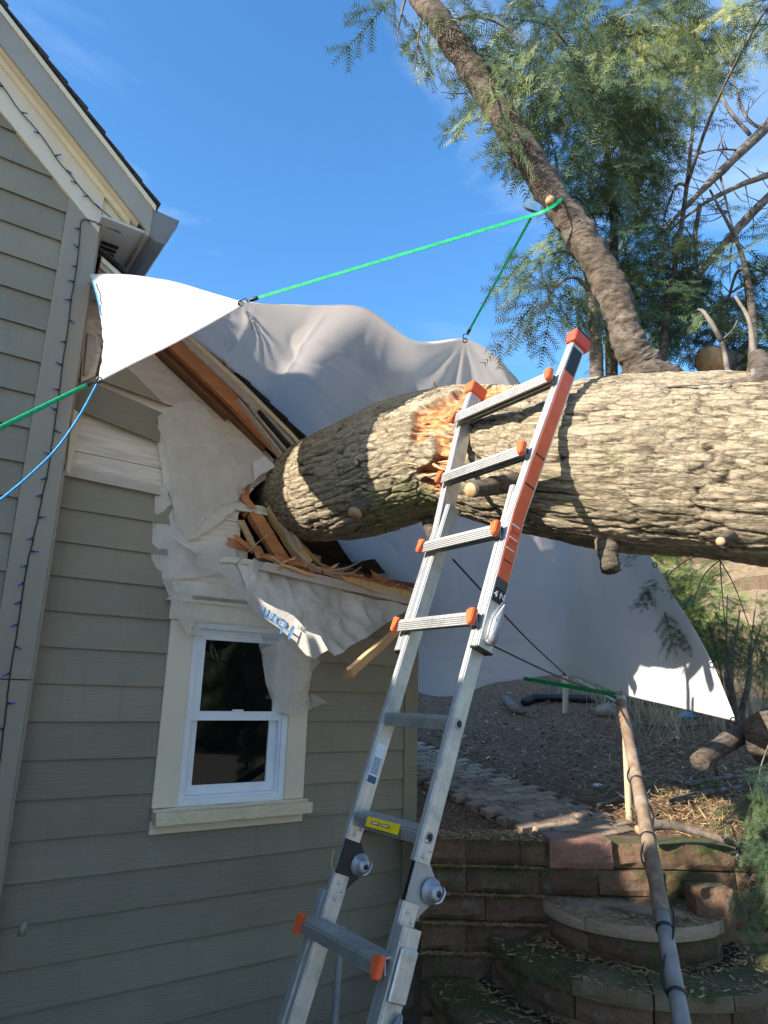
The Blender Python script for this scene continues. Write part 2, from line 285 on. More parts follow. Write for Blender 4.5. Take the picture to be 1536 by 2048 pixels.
def stone(name, a, b, mossy):
    q = N(name); oi = q.n('ObjectInfo'); v = q.coord(); f = q.noise(v, 24, 10, .78); g = q.noise(v, 3.2, 5); ge = q.n('NewGeometry'); sx = q.n('SeparateXYZ'); q.l(ge.outputs['Normal'], sx.inputs[0])
    c = q.mix(f, a, b); rr = q.n('Math', operation='MULTIPLY_ADD'); q.l(oi.outputs['Random'], rr.inputs[0]); rr.inputs[1].default_value = .7; rr.inputs[2].default_value = .65
    hv = q.n('HueSaturation'); q.l(c, hv.inputs['Color']); q.l(rr.outputs[0], hv.inputs['Value']); c = hv.outputs[0]
    c = q.mix(q.ramp(q.noise(v, 9, 6), [(.6, (0, 0, 0)), (.72, (.5,)*3)]), c, (.3, .29, .27))
    ad = q.n('Math', operation='MULTIPLY_ADD'); q.l(sx.outputs[2], ad.inputs[0]); ad.inputs[1].default_value = .16; q.l(g, ad.inputs[2])
    c = q.mix(q.ramp(ad.outputs[0], [(.62-mossy*.2, (0, 0, 0)), (.78-mossy*.2, (.85,)*3)]), c, q_moss(q, v)); q.col(c); q.rough(.93); q.bump(q.mix(.5, f, q.noise(v, 70, 6, .7)), 1, .035); return q.m
def q_moss(q, v): return q.ramp(q.noise(v, 60, 4), [(.3, (.025, .035, .008)), (.7, (.1, .12, .02))])
M['block'] = stone('mossy brown wall block', (.04, .022, .013), (.34, .195, .115), .4)
M['redblock'] = stone('clean red wall block', (.2, .09, .06), (.46, .25, .19), -.2)
M['stepcap'] = stone('worn step slab', (.24, .17, .11), (.52, .4, .285), .08)
M['mosscap'] = stone('mossy step slab', (.08, .056, .03), (.32, .235, .14), .62)
M['paver'] = stone('grey brown paver', (.24, .16, .11), (.48, .35, .25), -.3)
M['rock'] = pm('pale field rock', (.16, .135, .1), (.28, .24, .18), 9, rough=.9, bump=.6)
M['tanhill'] = pm('dry grassy slope', (.2, .13, .06), (.36, .25, .13), 9, rough=.95, bump=.8, bs=40, bd=.04)

# ---------------------------------------------------------------- ground, terrace, hill
rng = np.random.default_rng(7); rnd = random.Random(7)
YW, ZT = 4.32, CZ-.80                       # front of the retaining wall, level of the terrace
def zt(x, y):                              # terrace and hillside behind the wall
    x = np.asarray(x, float); y = np.asarray(y, float)
    z = ZT-.02+np.clip(y-YW-.3, 0, 4.5)*.165+np.clip(y-9.1, 0, 30)*.30+np.clip(x-2.0, 0, 9)*np.clip(y-4.6, 0, 6)*.022
    return z
gx = np.linspace(-60, 60, 90); gy = np.linspace(-60, 6.5, 60); X, Y = np.meshgrid(gx, gy)
def grid_faces(nr, nc):
    i, j = np.meshgrid(np.arange(nr-1), np.arange(nc-1), indexing='ij'); a = (i*nc+j).ravel(); return np.stack([a, a+1, a+nc+1, a+nc], 1)
V = np.stack([X.ravel(), Y.ravel(), np.zeros(X.size)], 1); tag(bigmesh('ground', V, grid_faces(60, 90), M['soil'], smooth=True), kind='structure')
gx = np.concatenate([np.linspace(-40, -2, 12), np.linspace(-1.9, 7, 180), np.linspace(7.2, 60, 40)]); gy = np.concatenate([np.linspace(YW+.2, 12, 200), np.linspace(12.3, 75, 60)])
X, Y = np.meshgrid(gx, gy); P = np.stack([X.ravel(), Y.ravel(), 0*X.ravel()], 1); Z = zt(X, Y).ravel()+.035*fbm(P*1.3, 4)+.012*fbm(P*9, 3)
V = np.stack([X.ravel(), Y.ravel(), Z], 1); tag(bigmesh('terrace', V, grid_faces(len(gy), len(gx)), M['mulch'], smooth=True), kind='structure')
X, Y = np.meshgrid(np.linspace(-40, 60, 80), np.linspace(11.5, 70, 50)); Z = zt(X, Y).ravel()+.05+.25*fbm(np.stack([X.ravel()*.4, Y.ravel()*.4, 0*X.ravel()], 1), 4)
tag(bigmesh('hillside', np.stack([X.ravel(), Y.ravel(), Z], 1), grid_faces(50, 80), M['tanhill'], smooth=True), kind='structure')

M['bounce_slab'] = pm('pale concrete patio', (.34, .3, .235), (.42, .37, .29), 3, rough=.85, bump=.2)
tag(mesh('bounce_slab', [(-9, -16, .006), (14, -16, .006), (14, 1.9, .006), (-2.2, 1.9, .006)], [(0, 1, 2, 3)], M['bounce_slab']), kind='structure')  # unseen pale slab added to bounce warm light onto the house wall
# ---------------------------------------------------------------- the house
house = empty('house', tuple(-NN*DW), 'taupe lap-sided house with cream trim and a roof corner crushed by the fallen trunk', 'house', rotz=AL)
OL = .20                                    # the gable wall stands this far in front of the side wing wall
def hb(name, s0, s1, o0, o1, h0, h1, m, par=house, bev=0): return box(name, (s0, -max(o0, o1), min(h0, h1)+CZ), (s1, -min(o0, o1), max(h0, h1)+CZ), M[m], par, bev)
EX = .1778
def board(par, s0, s1, h, o, m='siding', right=None, left=None, top=.19, name='siding_board'):
    # one lap board: thick at its lower edge, thin under the next; right/left are lists of (s, dh) for broken ends
    r = right or [(s1, 0), (s1, top)]; l = left or [(s0, top), (s0, 0)]
    prof = [(s, dh) for s, dh in r]+[(s, dh) for s, dh in l]; z = h+CZ
    fr = [(s, -(o+.023-.016*dh/top), z+dh) for s, dh in prof]; bk = [(s, -(o+.013-.016*dh/top), z+dh) for s, dh in prof]
    n = len(prof); f = [tuple(range(n)), tuple(range(2*n-1, n-1, -1))]+[((i+1) % n, i, n+i, n+(i+1) % n) for i in range(n)]
    return mesh(name, fr+bk, f, M[m], par)
wall = part('gable_wall', house)
roofl = lambda s: 3.168-.88*s               # underside of the gable roof (above eye level)
prism('wall_core', [(-3.0, -OL+.02, 0.0), (.54, -OL+.02, 0), (.54, -OL+.02, roofl(.54)+CZ), (-2.0, -OL+.02, roofl(-2.0)+CZ), (-3.0, -OL+.02, roofl(-1.0)+CZ)], (0, .16, 0), M['corner'], wall)
k = -17
while True:
    h = 1.045+EX*k; k += 1
    if h > 4.6: break
    if h < -1.9: continue
    s1 = .382; smax = (3.168-.03-h)/.88     # cut by the rake
    if smax < -2.3: break
    if smax-.19/.88 > s1: board(wall, -2.3, s1, h, OL)
    elif smax <= s1: board(wall, -2.3, smax, h, OL, right=[(smax, 0), (smax-.19/.88, .19)])
    else: dh = (smax-s1)*.88; board(wall, -2.3, s1, h, OL, right=[(s1, 0), (s1, dh), (s1-(.19-dh)/.88, .19)])
cb = part('corner_post', house)
hb('front_board', .383, .557, OL-.02, OL+.03, -1.83, .02, 'corner', cb, .003); hb('front_board', .383, .557, OL-.02, OL+.029, .024, 2.56, 'corner', cb, .003)
hb('side_board', .535, .572, .0, OL+.012, -1.83, 1.05, 'corner', cb, .003); hb('side_board', .535, .568, .0, OL+.01, 1.32, 2.5, 'corner', cb, .003)
hb('side_wall', .50, .53, -4.5, OL-.02, -1.83, 2.55, 'corner')
def rake(name, hb0, hb1, o0, o1, s0, s1, m, par=house):
    p = [(s0, -o1, roofl(s0)+hb0+CZ), (s1, -o1, roofl(s1)+hb0+CZ), (s1, -o1, roofl(s1)+hb1+CZ), (s0, -o1, roofl(s0)+hb1+CZ)]
    return prism(name, p, (0, o1-o0, 0), M[m], par, .002)
rake('frieze_board', -.268, -.004, OL-.01, OL+.034, -2.0, .555, 'cream')
rake('rake_soffit', .0, .02, OL-.03, OL+.115, -2.0, .74, 'soffit'); rake('bed_moulding', -.04, -.002, OL+.0342, OL+.06, -2.0, .70, 'soffit')
rake('rake_fascia', -.012, .165, OL+.1155, OL+.135, -2.0, .80, 'fascia'); rake('drip_strip', .15, .185, OL+.1352, OL+.146, -2.0, .81, 'soffit')
roof = part('gable_roof', house)
def slab(name, s0, s1, o0, o1, f, t, m, par):
    return prism(name, [(s0, -o1, f(s0)+CZ), (s1, -o1, f(s1)+CZ), (s1, -o1, f(s1)+t+CZ), (s0, -o1, f(s0)+t+CZ)], (0, o1-o0, 0), M[m], par)
slab('roof_deck', -2.0, .82, -5, OL+.138, lambda s: roofl(s)+.166, .03, 'shingle', roof)
prism('roof_deck', [(-2.02, -OL-.1, roofl(-2)+.166+CZ), (-6, -OL-.1, roofl(-2)-3.3+CZ), (-6, -OL-.1, roofl(-2)-3.27+CZ), (-2.02, -OL-.1, roofl(-2)+.2+CZ)], (0, 5, 0), M['shingle'], roof)
for i in range(24):
    s = .83-i*.112; 
    for j in range(4):
        oo = OL+.155+rnd.uniform(-.006, .006)-j*.31-(i % 2)*.12*(j > 0); o1 = oo-.305-(0 if j else 0)
        f = lambda x, s=s: roofl(x)+.198+.016*(1-(s-x)/.16)**2*0+.012*max(0, 1-(s-x)/.14)
        t = .007+rnd.uniform(0, .004)
        p = [(s, -oo, f(s)+CZ+.004), (s-.16, -oo, f(s-.16)+CZ+.001), (s-.16, -oo, f(s-.16)+CZ+t), (s+rnd.uniform(-.006, .008), -oo, f(s)+CZ+t+.004)]
        prism('shingle', p, (0, oo-o1, 0), M['shingle'], roof)
# eave: soffit, fascia and gutter run back along the side of the gable
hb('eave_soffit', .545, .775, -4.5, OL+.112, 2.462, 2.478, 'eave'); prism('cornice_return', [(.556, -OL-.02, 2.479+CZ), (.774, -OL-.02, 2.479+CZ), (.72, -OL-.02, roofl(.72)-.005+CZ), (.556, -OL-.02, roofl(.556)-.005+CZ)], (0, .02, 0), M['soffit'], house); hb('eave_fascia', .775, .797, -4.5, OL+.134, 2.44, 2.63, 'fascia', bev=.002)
for i in range(6): hb('soffit_vent', .60+i*.0, .69, OL-.10-i*.05, OL-.125-i*.05, 2.452, 2.461, 'black')
hb('eave_bracket', .585, .64, -.02, .05, 2.30, 2.44, 'black', bev=.01)
gp = [(.80, 2.62), (.80, 2.445), (.835, 2.425), (.885, 2.43), (.905, 2.50), (.935, 2.55), (.945, 2.60), (.952, 2.615)]
def gutter(name, o0, o1, grow, par):
    c = np.mean(gp, 0); q = [(c[0]+(s-c[0])*(1+grow), c[1]+(h-c[1])*(1+grow)) for s, h in gp]
    bm = bmesh.new(); a = [bm.verts.new((s, -o1, h+CZ)) for s, h in q]; b = [bm.verts.new((s, -o0, h+CZ)) for s, h in q]
    for i in range(len(q)-1): bm.faces.new((a[i], a[i+1], b[i+1], b[i]))
    if grow == 0: bm.faces.new(a)
    r = bmesh.ops.solidify(bm, geom=bm.faces[:], thickness=.003); return bmobj(name, bm, M['gutter'], par)
gt = gutter('gutter', -4.5, OL+.13, 0, house); g2 = gutter('gutter_sleeve', OL-.02, OL+.136, .03, gt)

# ---- side wing wall: sheathing, lap boards, window
wing = part('wing_wall', house)
def wpoly(name, px, o, thick, m, par, bev=0): return prism(name, [w2h(x, y, o) for x, y in px], (0, thick, 0), M[m], par, bev)
hw = .015
# sheathing planks behind the siding: full-width courses, broken off at the hole
hz = -1.83; PK = .235; i = 0
def hole_s(h):                              # right end of the sheathing at height h
    if h < .70: return 2.93
    pts = [(.70, 1.72), (.86, 1.63), (1.0, 1.60), (1.12, 1.63), (1.25, 1.72), (1.36, 1.84), (1.45, 1.80), (1.95, .99), (2.25, .57)]
    return float(np.interp(h, [p[0] for p in pts], [p[1] for p in pts]))
while hz < 2.2:
    h1 = min(hz+PK-.004, 2.24); n = 5
    rt = [(hole_s(hz+(h1-hz)*t/n)+rnd.uniform(-.02, .02)*(hz > .6), hz+(h1-hz)*t/n) for t in range(n+1)]
    mid_ = hz+PK > -.6 and hz < .37
    if rt[0][0] > .62 and not mid_: prism('sheathing_plank', [(.56, -.004, hz+CZ)]+[(max(s, .565), -.004, h+CZ) for s, h in rt]+[(.56, -.004, h1+CZ)], (0, .022, 0), M['sheath'], wing)
    elif mid_:
        for a, b in ((.56, 1.36), (2.0, 2.93)): prism('sheathing_plank', [(a, -.004, hz+CZ), (b, -.004, hz+CZ), (b, -.004, h1+CZ), (a, -.004, h1+CZ)], (0, .022, 0), M['sheath'], wing)
    hz += PK
ends = {  # broken right ends of the courses left of the torn area, by course number: list of (s, share of height)
 3: [(1.27, 0), (1.25, .4), (1.27, 1)], 4: [(1.21, 0), (1.235, .3), (1.19, .7), (1.2, 1)], 5: [(1.185, 0), (1.165, .5), (1.175, 1)], 6: [(1.18, 0), (1.165, .25), (1.185, .55), (1.20, .8), (1.225, 1)], 7: [(1.215, 0), (1.235, .3), (1.22, .6), (1.215, 1)]}
for kk in range(-10, 7):
    h = -.1685+EX*kk
    if h < -1.95: continue
    if h < -.725-EX+.02: board(wing, .575, 2.86, h, hw)
    elif h < .40:
        if h < -.72: board(wing, .575, 2.86, h, hw, top=.19) if h+.19 < -.72 else (board(wing, .575, 1.238, h, hw), board(wing, 1.238, 2.125, h, hw, top=-.725-h), board(wing, 2.125, 2.86, h, hw))
        else:
            e = ends.get(kk); board(wing, .575, 1.236, h, hw, right=None); board(wing, 2.127 if kk < 1 else 2.127, 2.86, h, hw)
    elif h < .60:
        e = ends[kk]; board(wing, .575, 1.2, h, hw, right=[(s, f*.19) for s, f in e]); board(wing, 2.127, 2.86, h, hw, top=.19 if kk < 4 else .12)
    elif kk in ends: board(wing, .575, 1.2, h, hw, right=[(s, f*.19) for s, f in ends[kk]])
kk = 6; board(wing, .60, 1.2, -.1685+EX*6, hw, right=[(1.215, 0), (1.235, .07), (1.22, .1)], left=[(.60, .14), (.60, 0)]) if False else None
wpoly('siding_board', [(143, 815), (319, 885), (321, 864), (313, 857), (311, 832), (325, 826), (192, 767), (150, 752)], .05, .012, 'siding', wing)
wpoly('siding_board', [(196, 758), (299, 796), (326, 806), (254, 736), (205, 700)], .045, .012, 'siding', wing)
wpoly('board_backing', [(254, 735), (327, 806), (362, 817), (383, 809), (388, 794), (309, 708)], .036, .01, 'backer', wing)
wpoly('board_backing', [(309, 707), (254, 734), (200, 690), (250, 640)], .03, .01, 'backer', wing)
wpoly('splintered_strip', [(168, 628), (186, 640), (203, 700), (190, 752), (162, 764), (165, 700)], .07, .02, 'sheath', wing)
wpoly('splintered_strip', [(176, 665), (192, 672), (192, 700), (177, 745), (168, 750)], .1, .02, 'backer', wing)
wpoly('splintered_strip', [(146, 818), (156, 822), (154, 880), (140, 945), (132, 945)], .06, .02, 'cream', wing)
wpoly('sheathing_ledge', [(131, 930), (321, 972), (321, 990), (129, 950)], .055, .03, 'backer', wing)
tr = part('corner_trim', house)
hb('trim_board', 2.862, 2.97, .0, .045, -1.83, .52, 'siding', tr, .003); hb('trim_board', 2.93, 2.972, -.1, -.002, -1.83, .52, 'corner', tr)
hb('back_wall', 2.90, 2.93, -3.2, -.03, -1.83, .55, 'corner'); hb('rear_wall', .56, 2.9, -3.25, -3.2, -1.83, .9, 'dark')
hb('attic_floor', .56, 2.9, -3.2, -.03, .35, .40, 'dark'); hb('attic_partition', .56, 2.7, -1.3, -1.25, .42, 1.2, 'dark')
# window
win = part('window', house); WO = .045
wpoly('casing_board', [(339, 1217), (388, 1217), (345, 1612), (297, 1640)], WO, .035, 'cream', win, .003) if False else None
hb('casing_left', 1.238, 1.372, .0, WO, -.60, .37, 'cream', win, .003).name = 'casing_board'
hb('casing_board', 2.0, 2.125, .0, WO, -.60, .37, 'cream', win, .003)
hb('head_casing', 1.225, 2.14, .0, WO+.008, .371, .47, 'cream', win, .003); hb('drip_cap', 1.20, 2.16, .0, WO+.03, .471, .487, 'cream', win, .002)
hb('apron', 1.238, 2.125, .0, WO+.002, -.725, -.662, 'cream', win, .003)
sill_bm = bmesh.new(); bm_box(sill_bm, (1.243, -.115, -.66+CZ), (2.15, .05, -.602+CZ)); bmesh.ops.subdivide_edges(sill_bm, edges=sill_bm.edges[:], cuts=14, use_grid_fill=True)
for v in sill_bm.verts:
    f = float(vnoise(np.array([[v.co.x*14, v.co.y*20, v.co.z*20]]))[0]); v.co.z += (-.012 if v.co.y < -.05 else 0)+.004*f; v.co.y += .004*f
q = N('peeling cream sill paint'); v = q.coord((3, 8, 14)); f = q.noise(v, 9, 6, .7, .6); q.col(q.ramp(f, [(.34, (.26, .18, .11)), (.37, (.66, .53, .35)), (.7, (.8, .65, .44))])); q.rough(.75); q.bump(f, .5, .006); M['peel'] = q.m
bmobj('sill', sill_bm, M['peel'], win)
def frame(name, s0, s1, h0, h1, w, o0, o1, m, par, wb=None):     # four mitred-looking bars as one frame
    wb = wb or w; bm = bmesh.new()
    for a in ((s0, s0+w, h0, h1), (s1-w, s1, h0, h1), (s0+w, s1-w, h0, h0+wb), (s0+w, s1-w, h1-w, h1)):
        bm_box(bm, (a[0], -o1, a[2]+CZ), (a[1], -o0, a[3]+CZ))
    return bmobj(name, bm, M[m], par)
frame('window_frame', 1.373, 1.999, -.601, .37, .035, -.06, .03, 'vinyl', win)
frame('window_frame', 1.408, 1.964, -.566, .33, .012, -.055, .012, 'vinyl', win)
us = frame('upper_sash', 1.42, 1.952, -.165, .318, .042, -.022, .006, 'vinyl', win, .05); ls = frame('lower_sash', 1.42, 1.952, -.555, -.12, .045, -.052, -.024, 'vinyl', win, .05)
hb('pane', 1.455, 1.918, -.012, -.008, -.12, .282, 'glass', us); hb('pane', 1.458, 1.914, -.042, -.038, -.51, -.16, 'glass', ls)
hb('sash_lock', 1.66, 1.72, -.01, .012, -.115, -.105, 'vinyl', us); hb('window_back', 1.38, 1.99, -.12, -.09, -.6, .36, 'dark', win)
hb('wall_stub', 0.0, 0.0, 0, 0, 0, 0, 'dark', win) if False else None
sp_ = empty('wall_spigot', (0, 0, 0)); 
bpy.data.objects.remove(sp_)
v, f = multi([tube_vf([w2h(45, 1857, .19), w2h(45, 1857, .27)], .016, 10), tube_vf([w2h(48, 1843, .27), w2h(42, 1872, .27)], [.012, .015], 10)])
mesh('wall_knob', v, f, M['corner'], house, True)

# ---- torn wing roof, lumber and house wrap round the hole
wroof = part('wing_roof', house)
def rl(s): return float(np.interp(s, [.56, .99, 1.4, 1.84, 2.02], [2.235, 1.98, 1.72, 1.43, 1.22]))      # wall line of the rake
def wbar(name, pts, o0, o1, t, m, par=wroof, bev=.0):   # a plank that follows a polyline (s, h), t deep, from o0 out to o1
    bm = bmesh.new(); ring = []
    for s, h in pts: ring.append([bm.verts.new((s, -o, h+dz+CZ)) for o, dz in ((o1, 0), (o1, t), (o0, t), (o0, 0))])
    for a, b in zip(ring[:-1], ring[1:]):
        for i in range(4): bm.faces.new((a[i], a[(i+1) % 4], b[(i+1) % 4], b[i]))
    bm.faces.new(ring[0]); bm.faces.new(ring[-1][::-1]); return bmobj(name, bm, M[m], par)
wbar('rafter', [(.6, 2.14), (.99, 1.94), (1.4, 1.675), (1.72, 1.465)], .005, .045, .12, 'lumber_d'); wbar('rafter', [(.6, 2.19), (1.0, 1.955), (1.45, 1.665), (1.84, 1.39)], .075, .115, .10, 'lumber')
for s in (.8, 1.07, 1.30, 1.53, 1.72): wbar('lookout_block', [(s, rl(s)-.005), (s+.035, rl(s+.035)-.005)], .046, .074, .09, 'lumber_d')
wbar('soffit_strip', [(.62, 2.135), (1.02, 1.88), (1.45, 1.6)], .02, .1, .012, 'lumber_d')
wbar('rake_trim', [(.6, 2.27), (1.05, 2.015), (1.5, 1.735), (1.86, 1.485), (1.97, 1.39)], .116, .135, .06, 'backer'); wbar('rake_trim', [(.6, 2.30), (1.05, 2.05), (1.5, 1.79), (1.86, 1.55), (2.0, 1.44)], .136, .15, .03, 'soffit')
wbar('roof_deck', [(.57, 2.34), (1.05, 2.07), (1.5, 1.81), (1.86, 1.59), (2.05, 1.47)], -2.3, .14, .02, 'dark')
for i in range(11):
    s = 2.08-i*.135; f = lambda x: float(np.interp(x, [.57, 1.05, 1.5, 1.86, 2.05, 2.2], [2.362, 2.092, 1.832, 1.612, 1.492, 1.40]))+.004
    for j in range(2):
        oo = .168-j*.31+rnd.uniform(-.008, .008)
        prism('shingle', [(s, -oo, f(s)+CZ+.012), (s-.17, -oo, f(s-.17)+CZ+.002), (s-.17, -oo, f(s-.17)+CZ+.009), (s, -oo, f(s)+CZ+.021)], (0, .305, 0), M['shingle'], wroof)
for a, b, dz in (((560, 905), (478, 800), 0), ((575, 905), (500, 815), .01), ((590, 903), (520, 822), .02)):       # peeled layers at the low end
    p0, p1 = w2h(a[0]+5, a[1]+6, .16+dz), w2h(b[0], b[1], .152+dz); prism('peeled_strip', [p0, p1, (p1[0], p1[1], p1[2]+.012), (p0[0], p0[1], p0[2]+.018)], (0, .06, 0), M['backer'] if dz < .015 else M['shingle'], wroof)
hb('gutter_remnant', 1.80, 2.25, -.35, -.05, 1.36, 1.39, 'gutter', wroof)
dmg = part('broken_framing', house)
def stick(name, a, b, w, d, m, par=dmg, oa=.0, ob=.0, rough=0):      # square lumber between two wall pixels
    A = np.array(w2h(*a, oa)); B = np.array(w2h(*b, ob)); t = (B-A)/np.linalg.norm(B-A); y = np.array([0, 1., 0]); y = y-t*(y@t); y /= np.linalg.norm(y); x = np.cross(t, y)
    n = 6; V = []; F = []
    for i in range(n):
        for sx, sy in ((-1, -1), (1, -1), (1, 1), (-1, 1)):
            j = rnd.uniform(-rough, rough) if i in (0, n-1) else rnd.uniform(-rough, rough)*.06
            V.append(A+(B-A)*i/(n-1)+x*sx*w/2+y*sy*d/2+t*j+x*rnd.uniform(-1, 1)*.003*(rough > 0))
    for i in range(n-1):
        for k in range(4): F.append((i*4+k, i*4+(k+1) % 4, i*4+4+(k+1) % 4, i*4+4+k))
    F += [(0, 1, 2, 3), tuple(range(n*4-1, n*4-5, -1))]
    return mesh(name, V, F, M[m], par)
stick('stud', (507, 1028), (575, 1140), .075, .06, 'lumber', oa=.02, ob=.06, rough=.03); stick('stud', (540, 1018), (612, 1128), .06, .09, 'lumber_y', oa=.03, ob=.1, rough=.02)
stick('stud', (492, 960), (489, 1030), .03, .05, 'lumber', oa=-.02, ob=-.02, rough=.02); stick('stud', (560, 1035), (596, 1100), .02, .1, 'backer', oa=.07, ob=.1)
stick('broken_plank', (462, 1085), (520, 1100), .05, .02, 'lumber', oa=.03, ob=.06, rough=.05); stick('broken_plank', (470, 1012), (530, 1022), .05, .02, 'sheath', oa=.02, ob=.05, rough=.04)
stick('broken_plank', (440, 1118), (520, 1128), .035, .02, 'sheath', oa=.03, ob=.05, rough=.03); stick('broken_plank', (512, 1126), (560, 1145), .03, .03, 'wrap', oa=.06, ob=.12, rough=.03)
stick('broken_plank', (540, 1125), (600, 1165), .05, .03, 'lumber', oa=.04, ob=.08, rough=.04); stick('broken_plank', (600, 1130), (700, 1150), .03, .08, 'lumber_d', oa=.02, ob=.02, rough=.04)
stick('broken_plank', (690, 1145), (828, 1195), .09, .03, 'lumber_d', oa=-.12, ob=-.1, rough=.03); stick('rafter', (585, 1160), (835, 1120), .11, .04, 'dark', oa=-.3, ob=-.2, rough=.03)
stick('rafter', (640, 1140), (850, 1175), .03, .03, 'lumber_d', oa=-.05, ob=.05, rough=.03); stick('rafter', (735, 1075), (830, 1145), .06, .08, 'gutter', oa=-.5, ob=-.4); stick('rafter', (790, 1125), (840, 1098), .03, .03, 'lumber_d', oa=-.5, ob=-.4)
stick('top_plate', (520, 1133), (828, 1206), .052, .07, 'backer', oa=.13, ob=.17, rough=.05); stick('top_plate', (690, 1160), (824, 1192), .04, .06, 'lumber_y', oa=.14, ob=.18, rough=.05); stick('torn_edge', (520, 1112), (824, 1188), .03, .09, 'lumber', oa=.09, ob=.12, rough=.03)
prism('dark_gap_slab', [w2h(x, y, -.5) for x, y in [(520, 1000), (600, 1060), (700, 1078), (740, 1092), (800, 1130), (850, 1165), (860, 1235), (820, 1240), (500, 1180)]], (0, .03, 0), M['dark'], dmg)  # dark slab put in for the shade between trunk and top plate
for i in range(70):                          # shreds of torn wood along the plate
    u = rnd.uniform(.1, .95); a = (520+300*u, 1118+75*u); b = (a[0]+rnd.uniform(-45, 45), a[1]-rnd.uniform(-6, 22)); stick('splinter', a, b, rnd.uniform(.003, .014), .006, rnd.choice(['splint', 'lumber', 'torn', 'torn', 'lumber_d']), oa=rnd.uniform(.1, .17), ob=rnd.uniform(.1, .2), rough=.02)
for a_, b_, w_, o_, m_ in (((560, 1120), (640, 1150), .04, .10, 'lumber'), ((600, 1128), (690, 1160), .025, .13, 'torn'), ((650, 1135), (740, 1178), .035, .09, 'lumber'), ((700, 1150), (790, 1180), .03, .12, 'torn'), ((745, 1150), (825, 1192), .045, .06, 'lumber'), ((486, 1050), (520, 1120), .03, .05, 'torn'), ((505, 1100), (470, 1075), .03, .08, 'lumber'), ((575, 1060), (640, 1130), .02, .02, 'lumber_y'), ((480, 985), (500, 1010), .04, .03, 'lumber'), ((620, 1150), (560, 1128), .018, .18, 'splint'), ((760, 1185), (690, 1158), .016, .2, 'splint')):
    stick('broken_board', a_, b_, w_, .02, m_, oa=o_, ob=o_+.03, rough=.05)
stick('insulation_tuft', (590, 1133), (640, 1146), .03, .03, 'wrap', oa=.08, ob=.09, rough=.02); stick('broken_chunk', (608, 1108), (640, 1120), .04, .03, 'torn', oa=-.05, ob=-.03, rough=.03)
stick('broken_chunk', (672, 1140), (690, 1168), .04, .04, 'torn', oa=.05, ob=.07, rough=.02)
tube('loose_wire', [w2h(x, y, o) for x, y, o in curve([(548, 1010, .12), (568, 1060, .14), (590, 1100, .16), (640, 1138, .2), (690, 1136, .22), (725, 1120, .24)], 24)], .005, M['gutter'], dmg, 6)
tube('loose_wire', [w2h(x, y, o) for x, y, o in curve([(552, 1012, .12), (575, 1065, .14), (600, 1112, .16), (650, 1142, .2), (700, 1146, .22), (722, 1134, .24)], 24)], .004, M['backer'], dmg, 6)
tube('loose_wire', [w2h(x, y, o) for x, y, o in curve([(472, 1128, .08), (510, 1090, .12), (547, 1062, .12)], 10)], .003, M['straw'] if False else M['pale'], dmg, 6)
prism('hanging_gutter', [w2h(x, y, -.25) for x, y in [(868, 1165), (905, 1155), (920, 1178), (912, 1195), (896, 1200), (890, 1232), (875, 1240), (862, 1225)]], (0, .1, 0), M['black'], dmg)

prism('attic_dark_sheet', [(s_, .75, h_+CZ) for s_, h_ in ((.6, .42), (2.85, .42), (2.85, .8), (2.05, 1.36), (1.3, 1.78), (.6, 2.18))], (0, .03, 0), M['dark'], dmg)  # near-black sheet added so the attic behind the hole reads as dark
wrapg = part('house_wrap', house)
def sheet(name, px, o, m, par, amp=.012, res=.028, seed=0, ofun=None, freq=7):
    bm = bmesh.new(); vs = [bm.verts.new(w2h(x, y, (ofun(x, y) if ofun else o))) for x, y in px]; bm.faces.new(vs); bmesh.ops.triangulate(bm, faces=bm.faces[:])
    for _ in range(7):
        e = [x for x in bm.edges if x.calc_length() > res]
        if not e: break
        bmesh.ops.subdivide_edges(bm, edges=e, cuts=1); bmesh.ops.triangulate(bm, faces=[f for f in bm.faces if len(f.verts) > 3])
    co = np.array([v.co for v in bm.verts]); nn = fbm(np.stack([co[:, 0]*freq, co[:, 2]*freq, co[:, 0]*0+seed], 1), 4, seed); nr = 1-np.abs(fbm(np.stack([co[:, 0]*freq*.8+co[:, 2]*4, co[:, 2]*freq*.5, co[:, 0]*0+seed+9], 1), 2, seed+3))*2
    for v, a, b in zip(bm.verts, nn, nr): v.co.y -= amp*(a+.9*b); v.co.x += amp*.35*a
    o_ = bmobj(name, bm, M[m], par, True); return o_
def jag(pts, n=3, a=4, seed=0):              # roughen a pixel outline
    r = random.Random(seed); out = []
    for p, q in zip(pts, pts[1:]+pts[:1]):
        for i in range(n): t = i/n; out.append((p[0]+(q[0]-p[0])*t+(r.uniform(-a, a) if i else 0), p[1]+(q[1]-p[1])*t+(r.uniform(-a, a) if i else 0)))
    return out
sheet('wrap_sheet', jag([(316, 838), (330, 815), (388, 800), (470, 880), (520, 903), (553, 934), (520, 945), (500, 968), (482, 978), (470, 1020), (440, 1045), (400, 1070), (375, 1085), (352, 1050), (345, 1000), (325, 960), (312, 880)], 4, 4, 1), .035, 'wrap', wrapg, .005, seed=1, res=.02)
sheet('wrap_sheet', jag([(310, 985), (330, 975), (345, 1010), (372, 1085), (470, 1085), (480, 1130), (440, 1145), (330, 1160), (308, 1130), (300, 1105), (308, 1060), (305, 1030)], 4, 4, 2), .03, 'wrap', wrapg, .007, seed=2, res=.02)
sheet('wrap_sheet', jag([(330, 880), (420, 890), (478, 960), (476, 1000), (430, 1015), (372, 1078), (350, 1040), (340, 960)], 3, 3, 3), .055, 'wrap_t', wrapg, .014, seed=4)
